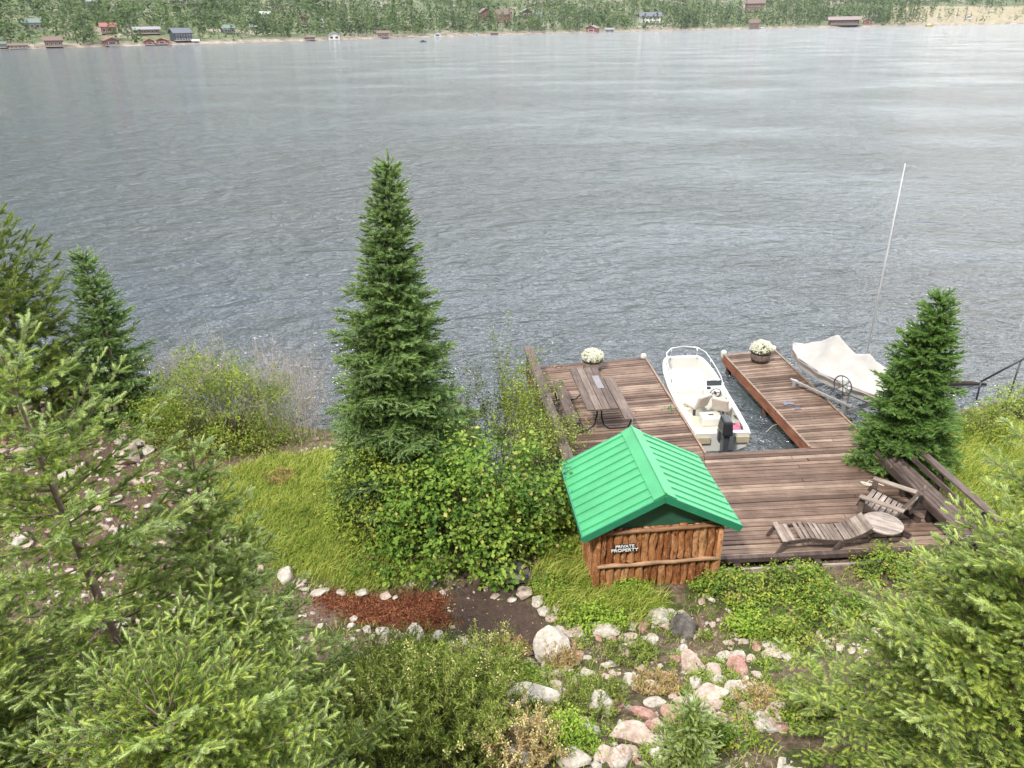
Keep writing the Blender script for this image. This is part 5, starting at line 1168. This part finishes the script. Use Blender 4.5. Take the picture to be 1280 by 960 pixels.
def rock(px, py, wpx, hpx, kind, label, seed, cat='stone', group=None, tall=1.):
    """px,py = centre of the stone in the photograph, wpx/hpx its size there"""
    q = gat(px, py+hpx*.25); v = q-np.array([0, 0, CAMH]); zc = v@_fw; w_ = wpx/FPX*zc; elev = math.atan2(-v[2], math.hypot(v[0], v[1])); hh = hpx/FPX*zc
    V = rock_mesh(seed); dep = min(hh/max(math.sin(elev), .3)*.9, w_*1.3); ht = min(hh*.9, w_*.7)*tall
    V = V*np.array([w_/2, dep/2, ht/2]); o = mesh_np('boulder' if w_ > .4 else 'stone', V, ICO[1], RK[kind], smooth=True); o.data.set_sharp_from_angle(angle=R_(28)) if hasattr(o.data, 'set_sharp_from_angle') else None
    o.location = (q[0], q[1], q[2]+ht*.22); o.rotation_euler = (rg.normal()*.12, rg.normal()*.12, rg.normal()*.25); tag(o, label, cat, group)
ROCKS = [
 (692, 803, 46, 52, 'g', 'large tall grey boulder at the right end of the dirt path', 1.2), (655, 739, 19, 19, 'p', 'round pink stone below the dark stump at the head of the path', 1), (640, 750, 12, 7, 'g', 'small white stone left of the round pink stone', 1),
 (672, 748, 14, 18, 'g', 'long grey stone right of the round pink stone', .7), (680, 762, 16, 14, 'g', 'flat pale stone second below the round pink stone in the path edging', .7), (690, 772, 16, 10, 'p', 'flat pinkish slab third below the round pink stone in the path edging', .7),
 (823, 769, 25, 22, 'g', 'pale angular boulder below the right corner of the shed', 1.1), (756, 786, 34, 20, 'g', 'mossy grey rock in the row under the shed, left of the flat pink slab', 1), (738, 783, 14, 18, 'g', 'upright mossy stone at the left of the row under the shed', 1), (728, 790, 10, 11, 'g', 'small pale stone at the left end of the row under the shed', 1), (783, 796, 30, 12, 'p', 'flat pink slab in the row under the shed', .8), (812, 797, 20, 12, 'g', 'flat grey stone at the right of the row under the shed', .8), (814, 807, 14, 11, 'g', 'small white stone just below the right end of the row', 1), (798, 807, 8, 6, 'g', 'tiny white stone under the flat pink slab', 1), (854, 812, 11, 12, 'g', 'small pale stone left of the oval pink boulder', 1),
 (865, 825, 28, 34, 'p', 'oval upright pink grey boulder in the middle of the right slope', 1.3), (889, 835, 22, 30, 'p', 'bent pinkish white rock just right of the oval boulder', 1), (903, 820, 20, 10, 'g', 'flat white stone on top of the bent pinkish rock', .8), (922, 832, 26, 26, 'r', 'reddish angular rock right of the bent rock', 1), (918, 818, 12, 8, 'p', 'small pink stone above the reddish rock', 1),
 (882, 868, 52, 26, 'p', 'long pink speckled boulder above the spruce seedling', 1), (926, 862, 40, 24, 'g', 'wide pale flat boulder right of the long pink boulder', .9), (936, 884, 22, 12, 'p', 'small squared pink stone below the wide pale boulder', 1), (792, 916, 54, 28, 'p', 'large pink and white boulder near the bottom, left of the seedling', 1), (789, 849, 17, 18, 'g', 'yellowish round stone in the weeds above the bottom boulder', 1), (812, 859, 22, 18, 'p', 'pinkish rock right of the yellowish round stone', 1), (752, 875, 30, 40, 'g', 'tall pale rock behind green weeds at bottom centre', 1.2), (776, 904, 9, 9, 'g', 'tiny white stone on top of the large bottom boulder', 1),
 (655, 872, 84, 34, 'g', 'very wide pale boulder between the dry weeds and the bright plant', 1), (735, 915, 30, 26, 'g', 'mossy grey rock left of the large bottom boulder', 1), (705, 838, 34, 12, 'p', 'flat pinkish slab lying under the tall grey boulder', .7), (688, 830, 22, 12, 'g', 'flat grey slab left of the pinkish slab under the tall boulder', .7), (735, 841, 18, 10, 'g', 'pale flat stone right of the pinkish slab', .8), (716, 848, 10, 9, 'g', 'tiny pale stone below the pinkish slab', 1),
 (580, 803, 15, 14, 'g', 'round white stone on the lower edge of the dirt path', 1.1), (597, 809, 15, 10, 'p', 'pink stone right of the round white stone', .9), (614, 820, 28, 12, 'p', 'long pink edging stone below the dirt path', .9), (641, 820, 14, 16, 'g', 'upright tan stone right of the long pink edging stone', 1), (660, 828, 14, 11, 'g', 'rounded stone left of the tall grey boulder foot', 1), (630, 842, 12, 10, 'g', 'small pale stone in straw grass below the path edging', 1),
 (515, 793, 28, 26, 'g', 'large pale edging stone at the middle of the mulch border', 1), (478, 788, 17, 12, 'g', 'third edging stone of the mulch border from the left', 1), (459, 787, 12, 10, 'g', 'second edging stone of the mulch border from the left', 1), (442, 774, 10, 8, 'g', 'first edging stone of the mulch border at the left', 1), (495, 791, 14, 12, 'p', 'pinkish edging stone left of the large pale edging stone', 1), (548, 796, 18, 14, 'g', 'edging stone half hidden by weeds right of the large pale one', 1), (480, 801, 16, 14, 'p', 'pink stone under the mulch border edging', 1),
 (357, 719, 20, 17, 'g', 'squared grey stone below the grass bank', 1.1), (377, 729, 19, 13, 'p', 'pinkish stone right of the squared grey stone', 1), (382, 738, 10, 8, 'g', 'little stone under the pinkish stone', 1), (400, 740, 22, 11, 'g', 'flat grey edging stone above the left end of the mulch', .9), (427, 741, 12, 9, 'p', 'small pink edging stone above the mulch', 1), (454, 741, 18, 9, 'g', 'grey edging stone above the middle of the mulch', 1), (483, 744, 16, 9, 'p', 'pale edging stone above the mulch under the bush, left of a pair', 1), (494, 746, 7, 8, 'g', 'narrow edging stone above the mulch under the bush, right of a pair', 1),
 (643, 716, 38, 24, 'd', 'dark weathered stump like rock at the foot of the leafy bush', 1), (855, 783, 34, 30, 'd', 'dark hollowed rock right of the pale angular boulder', 1),
 (160, 568, 36, 25, 'p', 'largest angular pinkish boulder of the left slope', 1.1), (175, 553, 20, 10, 'g', 'pale stone right behind the largest left boulder', 1), (155, 549, 15, 14, 'g', 'white triangular stone above the largest left boulder', 1.2), (157, 534, 22, 14, 'p', 'pink rock under the slender spruce on the left slope', 1), (132, 541, 14, 9, 'r', 'small reddish rock left of the pink rock under the spruce', 1), (147, 578, 16, 7, 'g', 'flat white chip stone in front of the largest left boulder', .8), (185, 562, 20, 9, 'g', 'long lichen covered stone pointing right on the left slope', .8),
 (86, 519, 32, 16, 'r', 'long reddish slab near the shore at upper left', 1), (78, 543, 24, 16, 'p', 'rounded pink and white rock below the reddish slab', 1), (66, 553, 26, 14, 'r', 'red and white streaked rock at the left shore', 1), (93, 551, 14, 9, 'g', 'pale stone right of the streaked rock', 1), (30, 562, 30, 14, 'p', 'flat pale pink slab lying at the left edge', .8), (12, 528, 26, 26, 'p', 'tall pale rock cut by the left edge near the shore', 1.1), (4, 560, 14, 26, 'p', 'brownish pink rock cut by the left edge below the tall pale rock', 1), (70, 575, 24, 14, 'g', 'grey rock half hidden by spruce boughs below the streaked rock', 1), (85, 594, 18, 10, 'g', 'pale stone under spruce boughs at the middle of the left slope', 1),
 (122, 621, 18, 9, 'g', 'pale stone left of the gravel patch on the left slope', 1), (124, 636, 18, 9, 'p', 'pinkish stone just below the pale stone by the gravel patch', 1), (156, 661, 24, 11, 'g', 'white slab stone on the lower left slope', .9), (30, 670, 10, 7, 'g', 'first small white stone of the row at lower left edge', 1), (20, 677, 18, 9, 'g', 'second stone of the row at lower left edge', 1), (36, 680, 12, 9, 'p', 'third stone of the row at lower left edge', 1), (146, 686, 16, 9, 'g', 'pale stone of a pair below the white slab', 1), (154, 694, 16, 7, 'p', 'pinkish stone of a pair below the white slab', 1), (190, 631, 18, 7, 'g', 'thin pale stone on the dirt left of the blue spruce tip', .8), (262, 618, 12, 7, 'g', 'small stone at the top of the bank right of the blue spruce tip', 1), (270, 672, 16, 14, 'p', 'pinkish stone behind the right side of the blue spruce', 1), (306, 700, 10, 7, 'g', 'small pale stone right of the blue spruce', 1),
 (958, 818, 14, 9, 'p', 'small pink stone at the right under the brambles', 1), (945, 808, 10, 9, 'r', 'small reddish stone above the small pink stone under the brambles', 1), (700, 785, 12, 14, 'g', 'stone wedged above the tall grey boulder', 1), (905, 898, 18, 12, 'r', 'reddish stone right of the spruce seedling', 1), (650, 945, 40, 26, 'g', 'mossy rock at the very bottom left of the bright plant', 1), (715, 945, 44, 26, 'g', 'grey rock at the very bottom under the weeds', 1), (905, 925, 20, 14, 'd', 'dark stone right of the seedling at the bottom', 1)]
for k, (px, py, w_, h_, kd, lb, tl) in enumerate(ROCKS): rock(px, py, w_*1.12, h_*1.1, kd, lb, 200+k, tall=tl)
def loose_stones():
    rs = np.random.default_rng(555); protos = []
    for k in range(9):
        V = rock_mesh(700+k, cuts=13)*np.array([.5, .42, .28]); o_ = mesh_np('stone', V, ICO[1], RK['ppgrgpgpr'[k]], smooth=True); o_.data.set_sharp_from_angle(angle=R_(28)); protos.append(o_.data); bpy.data.objects.remove(o_)
    for region, n, grp, lb in (((600, 985, 780, 958), 180, 'loose stones on the middle slope', 'loose angular stone lying half buried among others on the slope below the shed'), ((0, 260, 512, 700), 75, 'loose stones on the left slope', 'loose angular stone lying on the dirt slope at the left')):
        c = 0
        for i in range(2000):
            if c >= n: break
            px, py = rs.uniform(region[0], region[1]), rs.uniform(region[2], region[3]); q = gat(px, py)
            if inpoly(q[0], q[1], PATH) or inpoly(q[0], q[1], MULCH) or inpoly(q[0], q[1], GRASS3) or fnoise(q[0], q[1], 1.9, 44) < -.15: continue
            o = bpy.data.objects.new('stone', protos[rs.integers(9)]); link(o); s_ = (.08+.30*rs.random()**1.8); o.scale = (s_*rs.uniform(.8, 1.4), s_*rs.uniform(.8, 1.2), s_*rs.uniform(.8, 1.2))
            o.location = (q[0], q[1], q[2]+s_*.03); o.rotation_euler = (rs.normal()*.25, rs.normal()*.25, rs.uniform(0, 6.28)); tag(o, lb, 'stone', grp); c += 1
loose_stones()
def gravel():
    rs = np.random.default_rng(99); bm = bmesh.new(); bmesh.ops.create_icosphere(bm, subdivisions=1, radius=1); TV = np.array([v.co[:] for v in bm.verts]); TF = np.array([[v.index for v in f.verts] for f in bm.faces]); bm.free(); TV = TV*(1+.2*rs.normal(size=(len(TV), 1)))
    X = rs.uniform(-13, 6, 22000); Y = rs.uniform(3.5, 19, 22000); f = fnoise(X, Y, 1.7, 12)+.4*fnoise(X, Y, 5, 1); d = np.interp(X, _SX, _SY)-Y
    ok = (d > .1) & ((f > .12) | (inpoly(X, Y, DIRTL) & (rs.random(22000) < .35))) & ~inpoly(X, Y, MULCH) & ~(inpoly(X, Y, GRASS)) & ~((X > 1.3) & (Y > 10.5)) & ~(inpoly(X, Y, PATH) & (rs.random(22000) < .8)); X, Y = X[ok], Y[ok]
    for nm, sub, mt, lb in (('gravel', slice(0, None, 2), RK['g'], 'loose pale gravel and stone chips on the slope'), ('pebbles', slice(1, None, 2), RK['p'], 'loose pinkish stone chips scattered on the slope')):
        x, y = X[sub], Y[sub]; n = len(x); P = np.stack([x, y, ground(x, y)+.004], -1); A, B, C = frames(rs.normal(size=(n, 3))*.25+np.array([0, 0, 1.]), rs); s = .012+.075*rs.random(n)**4
        V, F = inst(TV, TF, P, A, B, C, s*(1+rs.random(n)*.6), s, s*.6); tag(mesh_np(nm, V, F, mt), lb, 'gravel', None, 'stuff')
    q = in_poly_pts(MULCH, 6500, rs, .09); n = len(q); P = np.stack([q[:, 0], q[:, 1], ground(q[:, 0], q[:, 1])+.008], -1); V, F = leaf_batch(P, np.tile([0, 0, 1.], (n, 1)), .05, rs, .4, .5)
    tag(mesh_np('mulch', V, F, mat_leaf('red_mulch', (.06, .02, .012), (.12, .04, .024), (.24, .10, .06), trans=0, clump=3), attrs={'rnd': np.repeat(rs.random(n), 5), 'tip': np.zeros(len(V))}), 'rust red bark mulch bed', 'mulch', None, 'stuff')
    X = rs.uniform(-13, 8, 16000); Y = rs.uniform(3.5, 19, 16000); d = np.interp(X, _SX, _SY)-Y; ok = (d > .1) & ~inpoly(X, Y, GRASS) & ~inpoly(X, Y, MULCH) & ~((X > 1.3) & (Y > 11)); X, Y = X[ok], Y[ok]
    V, F = leaf_batch(np.stack([X, Y, ground(X, Y)+.012], -1), np.tile([0, 0, 1.], (len(X), 1)), .04, rs, .4, .6); tag(mesh_np('leaf_litter', V, F, mat_leaf('litter', (.07, .045, .03), (.17, .11, .07), (.33, .24, .14), trans=0, clump=2), attrs={'rnd': np.repeat(rs.random(len(X)), 5), 'tip': np.zeros(len(V))}), 'brown dead leaves and twigs littering the slope', 'leaf litter', None, 'stuff')
gravel()
# low leafy weeds between the stones, each tuft its own plant
def weed_tufts():
    rs = np.random.default_rng(321); protos = []
    for k in range(4):
        o = shrub('ground_weed', (0, 0, -50), (.16, .14), .16, 400+k, [L_BRIGHT, L_LOW, L_OLIVE, L_WILLOW][k], 'small leafy green weed tuft growing among the stones of the slope', 26, 9, .035, width=.5, spread=.035, stems=4, cat='plant', group='weed tufts on the slope', shell=.3); protos.append(o)
    n = 0
    for i in range(900):
        px, py = rs.uniform(560, 1010), rs.uniform(770, 955)
        if n >= 110: break
        q = gat(px, py)
        if fnoise(q[0], q[1], 1.6, 31) < .0 or inpoly(q[0], q[1], PATH) or inpoly(q[0], q[1], MULCH) : continue
        o = protos[rs.integers(4)]; c = o.copy(); link(c); c.location = q; c.rotation_euler = (0, 0, rs.uniform(0, 6.28)); s_ = rs.uniform(.5, 1.25); c.scale = (s_, s_, s_)
        for ch in list(o.children): d = ch.copy(); link(d); d.parent = c
        n += 1
    for k in range(45):
        q = gat(rs.uniform(0, 330), rs.uniform(560, 740)); o = protos[rs.integers(4)]; c = o.copy(); link(c); c.location = q; c.rotation_euler = (0, 0, rs.uniform(0, 6.28)); s_ = rs.uniform(.6, 1.5); c.scale = (s_, s_, s_)
        for ch in list(o.children): d = ch.copy(); link(d); d.parent = c
    for o in protos:
        for ch in list(o.children): bpy.data.objects.remove(ch)
        bpy.data.objects.remove(o)
weed_tufts()
# ---------------------------------------------------------------- air
def haze():
    x0, x1, y0, y1, z0, z1 = -2600., 3200., -420., 2900., -3., 420.
    V = [(x, y, z) for z in (z0, z1) for x, y in ((x0, y0), (x1, y0), (x1, y1), (x0, y1))]
    F = [(0, 3, 2, 1), (4, 5, 6, 7), (0, 1, 5, 4), (1, 2, 6, 5), (2, 3, 7, 6), (3, 0, 4, 7)]
    m = bpy.data.materials.new('haze'); m.use_nodes = True; n = m.node_tree; n.nodes.clear()
    o = n.nodes.new('ShaderNodeOutputMaterial'); v = n.nodes.new('ShaderNodeVolumePrincipled'); v.inputs['Density'].default_value = .00005; v.inputs['Color'].default_value = (.86, .9, .95, 1); v.inputs['Anisotropy'].default_value = .2
    n.links.new(v.outputs[0], o.inputs['Volume']); h = mesh_np('haze', np.array(V), np.array(F), m); tag(h, 'thin pale air over the lake', 'haze', None, 'stuff')
haze()
